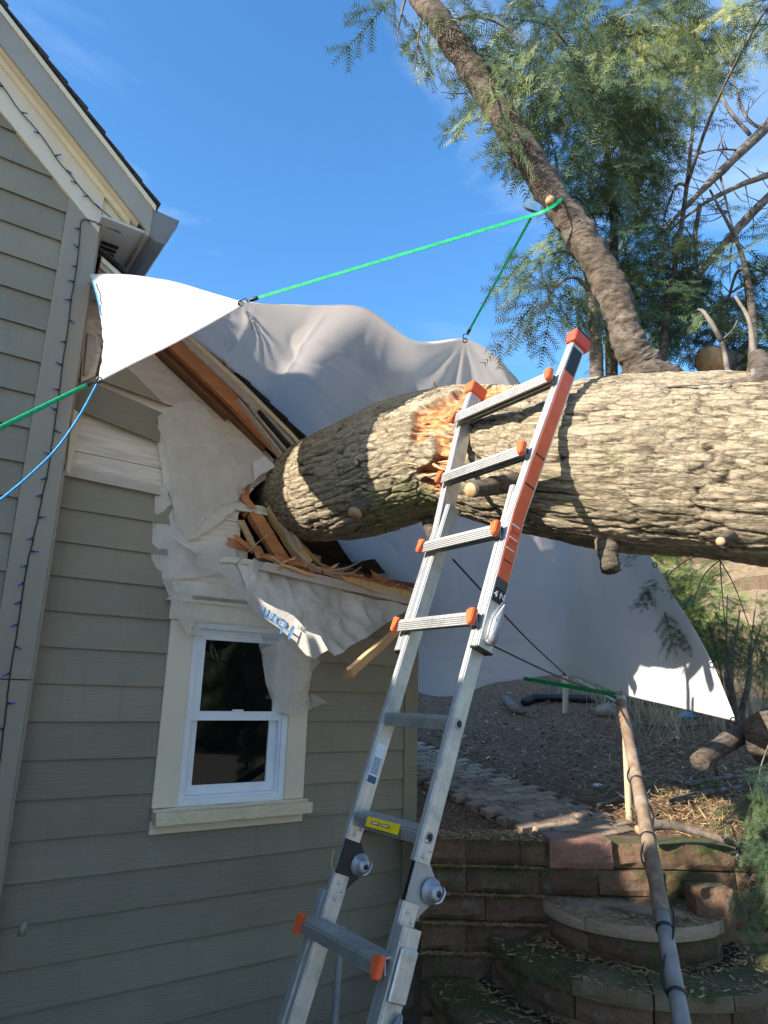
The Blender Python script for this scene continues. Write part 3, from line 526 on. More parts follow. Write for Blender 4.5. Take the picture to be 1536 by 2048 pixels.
sheet('wrap_tip', [(505, 925), (528, 912), (553, 934), (543, 938), (520, 950), (508, 962)], 0, 'wrap', wrapg, .004, seed=5, ofun=lambda x, y: .06+max(0, (x-505))*.0022)
# sheets that hang from the plate over the window
sheet('wrap_sheet', jag([(470, 1128), (520, 1135), (640, 1168), (760, 1200), (822, 1214), (790, 1235), (760, 1255), (720, 1283), (668, 1312), (640, 1290), (600, 1250), (540, 1225), (490, 1180)], 3, 3, 6), .11, 'wrap', wrapg, .03, seed=6, freq=11, res=.02, ofun=lambda x, y: .10+max(0, y-1150)*.0012)
sheet('plastic_film', jag([(323, 1158), (420, 1170), (470, 1150), (520, 1190), (590, 1270), (625, 1310), (640, 1325), (600, 1375), (655, 1405), (610, 1425), (575, 1432), (553, 1428), (530, 1370), (522, 1310), (515, 1283), (455, 1275), (385, 1272), (372, 1270), (350, 1225)], 3, 3, 7), .085, 'plastic', wrapg, .014, seed=8, res=.022)
sheet('plastic_film', jag([(323, 1158), (350, 1190), (400, 1240), (388, 1262), (375, 1275), (352, 1230)], 2, 2, 8), .115, 'wrap_t', wrapg, .012, seed=9)
sheet('plastic_film', jag([(522, 1300), (560, 1280), (605, 1320), (620, 1350), (600, 1380), (560, 1400), (532, 1372)], 3, 3, 9), .12, 'wrap_t', wrapg, .018, seed=10)
# the folded-out strip that catches the sun, printed side showing, upside down
def fold_o(x, y): return .20+.05*math.sin(x*.03)
strip_px = jag([(392, 1112), (408, 1108), (440, 1130), (470, 1128), (478, 1145), (488, 1175), (530, 1205), (575, 1225), (600, 1245), (612, 1262), (640, 1272), (655, 1300), (630, 1318), (612, 1310), (590, 1282), (560, 1258), (515, 1228), (480, 1188), (450, 1150), (415, 1135), (393, 1132)], 2, 2, 11)
FO = lambda x, y: .16+.0022*(x-392)-(y-(1112+(x-392)*.72))*.0012+.02*math.sin(x*.05)
sheet('printed_flap', strip_px, .2, 'wrap', wrapg, .004, seed=12, ofun=lambda x, y: FO(x, y))
tube('wrap_roll', [w2h(x, y, .1) for x, y in ((345, 1075), (380, 1098), (410, 1120))], [.006, .012, .014], M['wrap'], wrapg, 8)
def text(name, body, size, org, xd, up, m, par, off):
    cu = bpy.data.curves.new(name, 'FONT'); cu.body = body; cu.size = size; cu.extrude = .0008; cu.align_x = 'CENTER'; cu.align_y = 'CENTER'
    t = bpy.data.objects.new(name, cu); C.objects.link(t); dg = bpy.context.evaluated_depsgraph_get(); me = bpy.data.meshes.new_from_object(t.evaluated_get(dg)); bpy.data.objects.remove(t)
    xd = np.array(xd, float); xd /= np.linalg.norm(xd); up = np.array(up, float); up = up-xd*(up@xd); up /= np.linalg.norm(up); n = np.cross(xd, up); org = np.array(org)+n*off
    mt = Matrix([[xd[i], up[i], n[i], org[i]] for i in range(3)]+[[0, 0, 0, 1]]); me.transform(mt); return link(name, me, M[m], par)
def onflap(x, y): return np.array(w2h(x, y, FO(x, y)+.012))
xd = onflap(505, 1208)-onflap(595, 1272); upv = onflap(530, 1262)-onflap(552, 1232)
text('lettering', 'Hom', .115, onflap(553, 1243), xd, upv, 'blue_print', wrapg, .002)
text('lettering', 'ment', .04, np.array(w2h(556, 1219, .16)), w2h(540, 1214, .16)-np.array(w2h(575, 1222, .16)), (.1, 0, -1), 'grey_print', wrapg, .002)
text('lettering', 'gn', .05, onflap(602, 1258), xd, upv, 'grey_print', wrapg, .002)
for i in range(11): stick('printed_bar', (524+i*3.2, 1272), (526+i*3.2, 1282), .003, .002, 'grey_print', wrapg, .12, .12)
# splintered board hanging off the plate
spl = empty('splintered_board', tuple(H(*[w2h(740, 1300, .25)[0], .25, w2h(740, 1300, .25)[2]-CZ])), 'splintered raw board hanging from the broken plate beside the ladder', 'board')
A = H(w2h(815, 1243, .3)[0], .3, w2h(815, 1243, .3)[2]-CZ); B = H(w2h(700, 1345, .6)[0], .6, w2h(700, 1345, .6)[2]-CZ)
t = (B-A)/np.linalg.norm(B-A); sd = np.cross(t, [0, 0, 1.]); sd /= np.linalg.norm(sd); up = np.cross(sd, t); V = []; F = []; nn_ = 12
for i in range(nn_):
    for sx, sy in ((-1, -1), (1, -1), (1, 1), (-1, 1)): V.append(A+(B-A)*i/(nn_-1)+sd*sx*.014+up*sy*(.022+.006*i/nn_)+t*rnd.uniform(-.004, .004)+up*rnd.uniform(-.003, .003))
for i in range(nn_-1):
    for k in range(4): F.append((i*4+k, i*4+(k+1) % 4, i*4+4+(k+1) % 4, i*4+4+k))
F += [(0, 1, 2, 3), tuple(range(nn_*4-1, nn_*4-5, -1))]; mesh('plank', V, F, M['splint'], spl, world=True)
for i in range(34):
    p = B+sd*rnd.uniform(-.012, .012)+up*rnd.uniform(-.022, .022)-t*.03; e = p+t*rnd.uniform(.04, .12)+up*rnd.uniform(-.012, .012)+sd*rnd.uniform(-.02, .02); w = rnd.uniform(.0015, .004)
    mesh('splinter', [p+up*w, p-up*w, p+sd*w, e], [(0, 1, 3), (1, 2, 3), (2, 0, 3), (0, 2, 1)], M['torn'] if i % 3 else M['splint'], spl, world=True)

# ---------------------------------------------------------------- string lights on rake and corner post
lights = empty('string_lights', tuple(H(.47, .24, -1.8)), 'string of small blue bulbs clipped along the rake and corner post', 'string lights')
def wl(x, y, o): a = w2h(x, y, o); return H(a[0], o, a[2]-CZ)
pa = [(-20, 140), (0, 165), (40, 222), (82, 270), (115, 320), (140, 348), (165, 380), (190, 408), (222, 435), (248, 455), (228, 460), (200, 448), (165, 440), (160, 475), (155, 520), (150, 555), (143, 595), (138, 640), (131, 690), (123, 745), (117, 800), (111, 840), (103, 895), (95, 950), (85, 990), (75, 1040), (65, 1085), (58, 1112), (51, 1150), (45, 1190), (38, 1240), (30, 1290), (20, 1350), (12, 1420), (5, 1480), (-6, 1560)]
P3 = np.array([wl(x, y, .245 if y < 440 and i < 9 else .236) for i, (x, y) in enumerate(pa)]); CV = curve(P3, 240); CV += .003*np.stack([fbm(CV*30, 2, 5), fbm(CV*30, 2, 6), fbm(CV*30, 2, 7)], 1)
tube('cord', CV, .0032, M['wire'], lights, 6, world=True)
bx = list(range(8, 238, 6)); bv, bf = tube_vf([(0, 0, 0), (0, 0, .016), (0, 0, .0161), (0, 0, .03), (0, 0, .036)], [.0042, .0042, .0036, .0034, .001], 8); 
for n_, i in enumerate(bx):
    p = CV[i]; sgn = rnd.choice([-1, 1, -1]); d = NN*.35*rnd.uniform(.3, 1)+TT*sgn*rnd.uniform(.5, 1)+np.array([0, 0, rnd.uniform(-.5, .35)]); d /= np.linalg.norm(d)
    ro = Vector(d).to_track_quat('Z', 'Y').to_matrix()
    vv = np.array([np.array(ro @ Vector(v))+p for v in bv]); so_ = mesh('socket', vv[:16], [f for f in bf if max(f) < 16], M['wire'], lights, True, True)
    mesh('bulb', vv[16:], [tuple(k-16 for k in f) for f in bf if min(f) >= 16], M['bulb'], lights, True, True)

# ---------------------------------------------------------------- tarp
def lerp(a, b, t): return a+(b-a)*t
ridge = [(180, 548, 3.15), (330, 560, 3.0), (480, 602, 2.74), (620, 611, 2.74), (730, 617, 2.9), (830, 681, 3.2), (930, 678, 3.25), (985, 706, 3.5), (1030, 752, 3.65)]
ends_ = [H(.66, -1.0, 2.36), H(.95, -1.5, 2.22), H(1.35, -2.0, 2.0), H(2.1, -2.3, 1.6), H(2.9, -2.0, .75), U(835, 1384, 6.0), U(1000, 1364, 5.7), U(1130, 1351, 5.4), U(1472, 1443, 3.0)]
mids = [None]*8+[[U(1105, 850, 3.5), U(1296, 1108, 3.3), U(1345, 1190, 3.25), U(1390, 1262, 3.18), U(1425, 1330, 3.1)]]
for c_, (x_, y_, o_) in ((1, (385, 655, .3)), (2, (440, 695, .3)), (3, (535, 765, .3)), (4, (640, 790, .35))):
    q_ = w2h(x_, y_, o_); q_ = H(q_[0], o_, q_[2]-CZ); mids[c_] = [q_, lerp(q_, ends_[c_], .5)+np.array([0, 0, .03])]
mids[7] = [U(1050, 850, 4.1), U(1130, 1100, 4.7), U(1140, 1240, 5.1)]
cols = []
for i, (r, e) in enumerate(zip(ridge, ends_)):
    a = U(*r); pts = [a]+(mids[i] or [lerp(a, e, .35)+np.array([0, 0, -.02]), lerp(a, e, .7)+np.array([0, 0, .02])])+[e]; cols.append(curve(pts, 60))
cols = np.array(cols)                        # (9, 60, 3)
# extra column between 7 and 8 along the bottom edge (pole top), then interpolate across
extra = curve([U(1008, 728, 3.57), U(1080, 850, 3.8), U(1200, 1090, 4.0), U(1225, 1250, 4.2), U(1243, 1388, 4.35)], 60); extra2 = curve([U(1018, 740, 3.6), U(1092, 850, 3.62), U(1250, 1100, 3.6), U(1330, 1290, 3.65), U(1352, 1414, 3.55)], 60)
cols = np.concatenate([cols[:8], extra[None], extra2[None], cols[8:]]); NU, NV = 340, 180
G = np.array([curve(cols[:, j], NU) for j in range(60)]); G = np.array([curve(G[:, i], NV) for i in range(NU)])      # (NU, NV, 3)
Gp = G.reshape(-1, 3); dn = np.cross(np.gradient(G, axis=0), np.gradient(G, axis=1)); dn /= np.linalg.norm(dn, axis=2)[..., None]+1e-9; edge = np.minimum(1, np.linspace(0, 1, NV)*8)[None, :]*np.minimum(1, (1-np.linspace(0, 1, NV))*10)[None, :]
wr = .035*fbm(Gp*np.array([1.2, 1.2, 1.6]), 3, 2).reshape(NU, NV)
wr += .014*(1-np.abs(fbm(Gp*np.array([1.3, 1.6, 2.2]), 2, 8))*4).clip(0, 1).reshape(NU, NV)**2-.008*(1-np.abs(fbm(Gp*np.array([2.6, 1.8, 4.]), 2, 18))*5).clip(0, 1).reshape(NU, NV)**2
uu_ = np.linspace(0, 1, NU)[:, None]*9; vv2 = np.linspace(0, 1, NV)[None]*6; wr += .006*(np.exp(-((uu_-np.round(uu_))/.05)**2)+np.exp(-((vv2-np.round(vv2))/.05)**2))
g0 = U(930, 680, 3.25); dv = G-g0; ds = np.linalg.norm(dv, axis=2); ang = np.arctan2(dv @ CX, -(dv @ CU)); wr += .035*np.cos(ang*11)*np.exp(-ds*2.6)*np.minimum(1, ds*8)
g1 = U(480, 605, 2.74); dv = G-g1; ds = np.linalg.norm(dv, axis=2); ang = np.arctan2(dv @ CX, -(dv @ CU)); wr += .02*np.cos(ang*9)*np.exp(-ds*3)*np.minimum(1, ds*8)
edge = edge*np.minimum(1, (1-np.linspace(0, 1, NU))*5+.08)[:, None]
G = G+dn*(wr*edge)[..., None]
tarp = empty('tarp', tuple(U(700, 900, 4.6)), 'large white tarp slung over the broken roof and behind the trunk', 'tarp')
def thick(name, V, F, m, par, t=.0015):
    o = bigmesh(name, V, F, m, par, True, world=True); md = o.modifiers.new('thickness', 'SOLIDIFY'); md.thickness = t; return o
thick('main_sheet', G.reshape(-1, 3), grid_faces(NU, NV), M['tarp'], tarp)
na, nb = 50, 40; FL = np.zeros((na, nb, 3)); top = curve([U(*r) for r in [(180, 548, 3.15), (256, 549, 3.08), (330, 560, 3.0), (405, 580, 2.88), (482, 603, 2.74)]], na); low = curve([U(197, 762, 2.55), U(265, 727, 2.59), (U(340, 690, 2.64)), U(410, 652, 2.69), U(482, 611, 2.73)], na)
lf = curve([U(180, 548, 3.15), U(197, 600, 3.02), U(204, 660, 2.88), U(203, 712, 2.7), U(197, 762, 2.55)], nb)
for i in range(na):
    for j in range(nb):
        a, b = i/(na-1), j/(nb-1); p = lerp(top[i], low[i], b); p = p+(lf[j]-lerp(top[0], low[0], b))*(1-a)**2; FL[i, j] = p
FL[..., 1] += (.03*fbm(FL.reshape(-1, 3)*4, 3, 4)+.02*(1-np.abs(fbm(FL.reshape(-1, 3)*np.array([3, 3, 7]), 2, 44))*5).clip(0, 1)).reshape(na, nb)*np.sin(np.linspace(0, np.pi, nb))[None]
thick('flap', FL.reshape(-1, 3), grid_faces(na, nb), M['tarp'], tarp)
hem = np.array([FL[i, nb-1] for i in range(na)]); tube('hem', hem, .004, M['tarp'], tarp, 6, world=True)
for p in (U(198, 760, 2.54), U(481, 607, 2.725), U(930, 681, 3.24), U(1243, 1386, 4.34), U(1466, 1440, 2.99), U(1130, 1349, 5.39), U(1423, 1330, 3.09), U(1310, 1130, 3.27)):
    v, f = tube_vf([p+.011*np.array([math.cos(a)*CX[k]+math.sin(a)*CU[k] for k in range(3)]) for a in np.linspace(0, 2*math.pi, 13)], .003, 6, False); mesh('grommet', v, f, M['hook'], tarp, True, True)
tube('light_stain', [U(186, 562, 3.09), U(194, 590, 3.02), U(202, 630, 2.93)], .0035, M['blue_rope'], tarp, 6, world=True).name = 'edge_cord'

# ---------------------------------------------------------------- cords and ropes
def hook(p, d, par):                         # S-shaped wire hook with its black plug
    d = np.array(d, float); d /= np.linalg.norm(d); u = np.cross(d, FW); u /= np.linalg.norm(u)
    tube('hook', curve([p-d*.004-u*.006, p+u*.008-d*.008, p+d*.012+u*.014, p+d*.03+u*.010, p+d*.034-u*.006, p+d*.05], 16), .0028, M['hook'], par, 6, world=True)
    tube('plug', [p+d*.044, p+d*.05, p+d*.078, p+d*.084], [.006, .009, .009, .0065], M['black'], par, 8, world=True); return p+d*.08
def band(name, P, w, t, nrm, m, par):        # flat webbing
    P = np.asarray(P); T = np.gradient(P, axis=0); T /= np.linalg.norm(T, axis=1)[:, None]; V = []; F = []
    for p, tt, nv in zip(P, T, np.broadcast_to(nrm, P.shape)):
        s_ = np.cross(tt, nv); s_ /= np.linalg.norm(s_); k_ = np.cross(s_, tt)
        V += [p+s_*w/2+k_*t/2, p-s_*w/2+k_*t/2, p-s_*w/2-k_*t/2, p+s_*w/2-k_*t/2]
    for i in range(len(P)-1):
        for k in range(4): F.append((i*4+k, i*4+(k+1) % 4, i*4+4+(k+1) % 4, i*4+4+k))
    F += [(0, 1, 2, 3), tuple(range(len(V)-1, len(V)-5, -1))]; return mesh(name, V, F, M[m], par, False, True)
LD = 2.45                                   # distance of the tied limb
cordA = empty('bungee_cord', tuple(U(800, 500, 2.8)), 'long green bungee cord from the tarp edge up round the leaning limb', 'bungee cord')
p = U(481, 606, 2.71); q_ = U(1060, 432, LD-.05); e = hook(p, q_-p, cordA); loopc = U(1098, 398, LD)
lp = [U(1060, 432, LD-.05), U(1085, 424, LD-.10), U(1112, 408, LD-.10), U(1130, 388, LD-.02), U(1131, 372, LD+.06), U(1105, 362, LD+.11), U(1070, 385, LD+.07)]
band('webbing', np.vstack([[lerp(e, lp[0], t) for t in np.linspace(0, 1, 8)][:-1], curve(lp, 22)]), .013, .004, -FW, 'green', cordA)
cordB = empty('bungee_cord', tuple(U(1000, 550, 2.9)), 'short green bungee cord from the limb down to the peak of the tarp', 'bungee cord')
p = U(930, 676, 3.23); q_ = U(1062, 436, LD-.04); e = hook(p, q_-p, cordB); band('webbing', [lerp(e, q_, t) for t in np.linspace(0, 1, 8)], .011, .004, -FW, 'green', cordB)
cordC = empty('bungee_cord', tuple(U(80, 815, 2.5)), 'green bungee cord pulling the tarp corner off to the left', 'bungee cord')
p = U(194, 760, 2.53); q_ = U(-60, 885, 2.0); e = hook(p, q_-p, cordC); tube('elastic', [lerp(e, q_, t) for t in np.linspace(0, 1, 10)], .0085, M['green'], cordC, 10, world=True)
rope = empty('blue_rope', tuple(U(80, 900, 2.6)), 'thin blue braided rope hanging from the tarp corner past the corner post', 'rope')
P = curve([U(195, 766, 2.53), U(160, 830, 2.52), U(115, 895, 2.5), U(60, 950, 2.44), U(0, 1000, 2.38), U(-40, 1028, 2.34)], 90); tube('strand', P, .0046, M['blue_rope'], rope, 8, world=True)
for i in range(0, 88, 2): pass

# ---------------------------------------------------------------- fir sprays (twig fans with needles), shared by every conifer
def spray(seed, L=.32, pairs=4, nl=.036, full=True):
    r = np.random.default_rng(seed); T = []; 
    def twig(a, b, n, w):
        d = b-a; ln = np.linalg.norm(d); d = d/ln; side = np.cross(d, [0, 0, 1.]); side /= np.linalg.norm(side)+1e-9
        T.append(np.array([a+side*w, a-side*w, b])); up = np.cross(side, d)
        for i in range(n):
            p = a+d*ln*(i+.3)/n
            for sg in (-1, 1):
                l = nl*(.75+.4*r.random())*(1-.35*(i/n)**3); q = d*(.55+.25*r.random())+side*sg*(.8+.1*r.random())+up*(r.normal()*.22-.08); q = q/np.linalg.norm(q); e = p+q*l; ww = np.cross(q, up); ww = ww/np.linalg.norm(ww)*.0026
                T.append(np.array([p+ww, p-ww, e]))
        return
    tip = np.array([L, 0, -.10*L]); twig(np.zeros(3), tip, 22, .003)
    for i in range(pairs):
        t = .1+.8*i/pairs
        for sg in (-1, 1):
            if r.random() < .12: continue
            ll = L*(.5-.34*t)*(.8+.4*r.random()); p = tip*t; d = np.array([.72, sg*.7, -.12+.12*r.normal()]); d /= np.linalg.norm(d); twig(p, p+d*ll, max(6, int(ll/.0105)), .0013)
            if full and ll > .13:
                for k, s2 in ((.45, 1), (.6, -1)): d2 = np.array([d[0]*.9-s2*d[1]*.5, d[1]*.9+s2*d[0]*.5, -.12]); d2 /= np.linalg.norm(d2); twig(p+d*ll*k, p+d*ll*k+d2*ll*.4, 6, .001)
    return np.array(T)                       # (n, 3, 3)
SPR = [spray(i) for i in range(5)]; SPRS = [spray(20+i, pairs=4, full=False) for i in range(4)]
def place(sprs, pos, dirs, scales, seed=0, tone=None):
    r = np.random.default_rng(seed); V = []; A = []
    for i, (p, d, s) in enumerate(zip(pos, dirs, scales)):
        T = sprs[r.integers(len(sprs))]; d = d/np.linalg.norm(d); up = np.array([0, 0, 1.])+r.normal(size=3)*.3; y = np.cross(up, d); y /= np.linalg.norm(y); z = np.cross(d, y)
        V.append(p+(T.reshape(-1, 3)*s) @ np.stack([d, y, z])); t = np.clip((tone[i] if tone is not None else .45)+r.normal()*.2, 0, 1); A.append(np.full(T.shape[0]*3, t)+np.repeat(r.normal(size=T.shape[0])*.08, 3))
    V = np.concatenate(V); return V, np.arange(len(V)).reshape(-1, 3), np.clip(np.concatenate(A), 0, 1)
def foliage(name, sprs, pos, dirs, scales, m, par, seed=0, tone=None):
    V, F, A = place(sprs, pos, dirs, scales, seed, tone); return tag(bigmesh(name, V, F, m, par, attrs={'rnd': A}, world=True), kind='stuff')

# ---------------------------------------------------------------- the fallen tree
tree = empty('fallen_tree', tuple(U(1400, 940, 2.45)), 'huge fallen fir trunk with rough tan bark lying across the broken house corner', 'tree')
axp = [(568, 1008, 4.85, 84), (612, 990, 4.36, 98), (662, 973, 3.95, 113), (700, 962, 3.68, 123), (760, 943, 3.52, 131), (800, 926, 3.43, 134), (850, 909, 3.32, 131), (900, 899, 3.22, 131), (960, 903, 3.1, 146), (1050, 917, 2.92, 159), (1150, 924, 2.72, 168), (1200, 928, 2.6, 180), (1300, 931, 2.5, 188), (1400, 933, 2.42, 193), (1536, 941, 2.32, 204), (1700, 950, 2.22, 214), (1900, 965, 2.12, 222)]
AX = curve([U(x, y, d) for x, y, d, _ in axp], 500); Rr = np.interp(np.linspace(0, 1, 500), np.linspace(0, 1, len(axp)), [d*h/FPX for x, y, d, h in axp])
seg = np.r_[0, np.cumsum(np.linalg.norm(np.diff(AX, axis=0), axis=1))]; na = 520; sa = np.linspace(0, seg[-1], na); AX = np.stack([np.interp(sa, seg, AX[:, i]) for i in range(3)], 1); Rr = np.interp(sa, seg, Rr)
NT = 400; Tg, An, Bn = frames(AX); th = np.linspace(0, 2*np.pi, NT, endpoint=False)
Ug, Th = np.meshgrid(sa, th, indexing='ij'); circ = 2*np.pi*.33
def vor(u, v, su, sv, wrap, seed, warp=.35):
    # cellular bark plates: returns (distance to plate edge, plate id value)
    wu = u/su; wv = v/sv*1.0; nvw = int(round(wrap/sv)); wv = v/wrap*nvw
    q = np.stack([u*9, np.cos(v/wrap*2*np.pi)*3, np.sin(v/wrap*2*np.pi)*3], -1).reshape(-1, 3); wu = wu+warp*fbm(q, 3, seed).reshape(u.shape); wv = wv+warp*1.3*fbm(q+31, 3, seed+5).reshape(u.shape)
    iu = np.floor(wu); iv = np.floor(wv); f1 = np.full(u.shape, 9.); f2 = np.full(u.shape, 9.); idv = np.zeros(u.shape)
    for a in (-1, 0, 1):
        for b in (-1, 0, 1):
            cu = iu+a; cv = np.mod(iv+b, nvw); jx = h3(cu, cv, cu*0, seed); jy = h3(cu, cv, cu*0+1, seed); d = np.hypot(cu+.1+.8*jx-wu, iv+b+.1+.8*jy-wv); rv = h3(cu, cv, cu*0+2, seed)
            n1 = d < f1; f2 = np.where(n1, f1, np.minimum(f2, d)); idv = np.where(n1, rv, idv); f1 = np.where(n1, d, f1)
    return f2-f1, idv
vv_ = Th/(2*np.pi)*circ
e1, id1 = vor(Ug, vv_, .22, .05, circ, 3, .42); e2, id2 = vor(Ug, vv_, .045, .022, circ, 11)
P0 = AX[:, None]+Rr[:, None, None]*(np.cos(Th)[..., None]*An[:, None]+np.sin(Th)[..., None]*Bn[:, None]); flat = P0.reshape(-1, 3)
lump = .05*fbm(flat*1.7, 3, 21).reshape(Ug.shape)+.02*fbm(flat*5, 3, 22).reshape(Ug.shape)
# wound where the stem tore: traced on the side that faces the ladder
pxy = proj(flat).reshape(*Ug.shape, 2); nrm = (P0-AX[:, None]); nrm /= np.linalg.norm(nrm, axis=2)[..., None]; front = (np.einsum('ijk,ijk->ij', nrm, EYE-P0) > -.3)
def wmask(poly, w):
    m = np.zeros(Ug.shape)
    for (x0, y0, r0), (x1, y1, r1) in zip(poly[:-1], poly[1:]):
        d = np.array([x1-x0, y1-y0]); L2 = d@d; t = np.clip(((pxy-np.array([x0, y0]))@d)/L2, 0, 1); q = np.hypot(pxy[..., 0]-x0-t*d[0], pxy[..., 1]-y0-t*d[1]); m = np.maximum(m, np.clip(1.3-q/(r0+t*(r1-r0)), 0, 1))
    return m
nz_ = fbm(flat*14, 3, 40).reshape(Ug.shape)
wm = np.maximum.reduce([wmask([(1015, 775, 18), (955, 790, 32), (895, 815, 30), (845, 845, 26), (832, 872, 16)], 1), wmask([(868, 860, 10), (888, 900, 18), (882, 930, 18), (862, 942, 14), (838, 946, 8)], 1), wmask([(890, 850, 6), (905, 880, 8)], 1), wmask([(850, 962, 8), (872, 975, 12), (870, 985, 6)], 1)])
wound = np.clip((wm+.35*nz_-.25)*4, 0, 1)*front
mo = fbm(flat*3.3, 4, 60).reshape(Ug.shape); low = np.clip(-nrm[..., 2]*1.2+.1, 0, 1); moss = np.clip((mo*1.4+low*.8-.75)*1.5, 0, .5)
crk = np.clip(e1*5.2, 0, 1); crk2 = np.clip(e2*3.2, 0, 1); depth = .35+.65*np.clip(.5+fbm(flat*2.3, 3, 70).reshape(Ug.shape), 0, 1)
left = np.clip((3.6-AX[:, 1])*-2+.8, 0, 1)[:, None]
disp = .017*(np.sqrt(crk)-1)*depth+.0025*(np.sqrt(crk2)-1)+.005*(id1-.5)+.002*(id2-.5)+.0045*fbm(flat*22, 3, 23).reshape(Ug.shape)+.0025*fbm(flat*62, 3, 24).reshape(Ug.shape)-.008*np.clip(fbm(np.stack([Ug*7, vv_*34, Ug*0], -1).reshape(-1, 3), 3, 95).reshape(Ug.shape)-.12, 0, .4)*2
uv_st = .018*fbm(np.stack([Ug*4, vv_*42, Ug*0], -1).reshape(-1, 3), 3, 90).reshape(Ug.shape)
disp = disp*(1-wound)+wound*(-.05+1.8*uv_st)
TV = P0+nrm*((lump*Rr[:, None]*1.0+disp))[..., None]; TVf = TV.reshape(-1, 3)
i, j = np.meshgrid(np.arange(na-1), np.arange(NT), indexing='ij'); a_ = (i*NT+j).ravel(); b_ = (i*NT+(j+1) % NT).ravel(); TF = np.stack([a_, b_, b_+NT, a_+NT], 1)
bigmesh('trunk', TVf, TF, M['bark'], tree, True, {'crack': np.clip(crk*.75+crk2*.35-.9*np.clip(fbm(np.stack([Ug*7, vv_*34, Ug*0], -1).reshape(-1, 3), 3, 95).reshape(Ug.shape)-.12, 0, 1)+.12, 0, 1).ravel(), 'rnd': (.6*id1+.4*id2).ravel(), 'wound': wound.ravel(), 'bu': Ug.ravel(), 'bv': np.abs(vv_-circ/2).ravel(), 'moss': (moss*(1-wound)).ravel()}, world=True)
ec, ef = tube_vf([AX[0]-Tg[0]*.02, AX[0]+Tg[0]*.01], [Rr[0]*.98]*2, 40); mesh('broken_end', ec, ef, M['dark'], tree, world=True)
def on_trunk(x, y, lift=0):                  # point of the trunk skin seen at a pixel
    d = np.hypot(pxy[..., 0]-x, pxy[..., 1]-y)+1e3*(~(np.einsum('ijk,ijk->ij', nrm, EYE-P0) > .0)); k = np.unravel_index(np.argmin(d), d.shape); return TV[k]+nrm[k]*lift, nrm[k], Tg[k[0]]
r_ = np.random.default_rng(5)
def shard(x, y, ln, w, tilt, m):             # torn splinter standing off the wound
    p, n, t = on_trunk(x, y, -.015); t = t*rnd.choice([-1, 1]) if tilt > .9 else t*math.copysign(1, rnd.uniform(-1, 1)); d = t+n*tilt+r_.normal(size=3)*.16; d /= np.linalg.norm(d); s_ = np.cross(d, n); s_ /= np.linalg.norm(s_); k = np.cross(s_, d)
    V = [p+s_*w, p-s_*w, p+k*w*.5, p+d*ln*.6+s_*w*.7, p+d*ln*.6-s_*w*.6, p+d*ln*.6+k*w*.4, p+d*ln+s_*w*rnd.uniform(-.5, .5)]
    mesh('splinter', V, [(0, 1, 4, 3), (1, 2, 5, 4), (2, 0, 3, 5), (3, 4, 6), (4, 5, 6), (5, 3, 6), (0, 2, 1)], M[m], tree, world=True)
for (x0, y0, x1, y1, n_) in ((845, 845, 1000, 775, 34), (870, 870, 895, 925, 14), (845, 940, 895, 945, 12), (850, 968, 885, 980, 9), (890, 855, 908, 880, 6)):
    for _ in range(n_): u = rnd.random(); shard(x0+(x1-x0)*u+rnd.uniform(-10, 10), y0+(y1-y0)*u+rnd.uniform(-12, 12), rnd.uniform(.06, .2), rnd.uniform(.003, .011), rnd.uniform(.0, .35), rnd.choice(['torn', 'torn', 'splint', 'lumber']))
def branch(name, pts, rad, par, m='limb', n=40, seg=14, rough=.12, fr=9, cutm=None, seed=1):
    P = curve(pts, n); rr = np.interp(np.linspace(0, 1, n), np.linspace(0, 1, len(rad)), rad); v, f = tube_vf(P, rr, seg, True); c = np.repeat(P, seg, 0); d = v-c; v = v+d*rough*fbm(v*fr, 3, seed)[:, None]+d*rough*.7*fbm(v*fr*3.3, 2, seed+2)[:, None]
    o = mesh(name, v, f, M[m], par, True, True); return P
def stub(x0, y0, x1, y1, r0, r1, dist, name='branch_stub', out=None, face=True, big=1.3):   # cut branch from the trunk skin at (x0,y0) to a cut face at (x1,y1)
    p, n, t = on_trunk(x0, y0, -.04); e = U(x1, y1, dist) if dist else p+n*out; d = (e-p)/np.linalg.norm(e-p); q = on_trunk(x0, y0)[0]
    branch(name, [p, lerp(p, e, .35), lerp(p, e, .7), e], [r0*big, r0*1.05, (r0+r1)/2, r1], tree, n=18, seg=18, rough=.3, fr=20, seed=int(x0))
    if face: v, f = tube_vf([e-d*.004, e+d*.003, e+d*.0035], [r1*.96, r1*.93, .001], 20); mesh('cut_face', v, f, M['cut'], tree, True, True)
stub(722, 1010, 732, 1032, .050, .040, None, out=.12); stub(714, 925, 713, 926, .017, .014, None, out=.06); stub(900, 890, 905, 886, .02, .017, None, out=.07)
stub(1035, 966, 941, 980, .034, .029, 2.40, big=1.1); stub(1205, 1085, 1222, 1140, .038, .034, 2.46, face=False); stub(1460, 1085, 1441, 1083, .016, .014, 2.05); stub(1300, 930, 1262, 921, .008, .007, None, out=.03)
stub(856, 1040, 868, 1078, .032, .028, 3.3); stub(1530, 760, 1515, 712, .04, .03, 2.2, face=False); stub(870, 780, 868, 765, .01, .006, 3.1, face=False)
LB = curve([U(1292, 770, 2.5), U(1284, 730, 2.5), U(1262, 690, 2.48), U(1232, 600, 2.46), U(1180, 500, 2.45), U(1102, 385, 2.45), U(1015, 250, 2.47), U(918, 100, 2.5), U(850, 0, 2.52), U(790, -90, 2.55), U(700, -230, 2.6)], 260)
lr = np.interp(np.linspace(0, 1, 260), [0, .05, .09, .16, .3, .5, .7, 1], [.115, .095, .079, .067, .063, .061, .058, .053]); v, f = tube_vf(LB, lr, 56); c = np.repeat(LB, 56, 0); d = v-c; dl = d/np.linalg.norm(d, axis=1)[:, None]
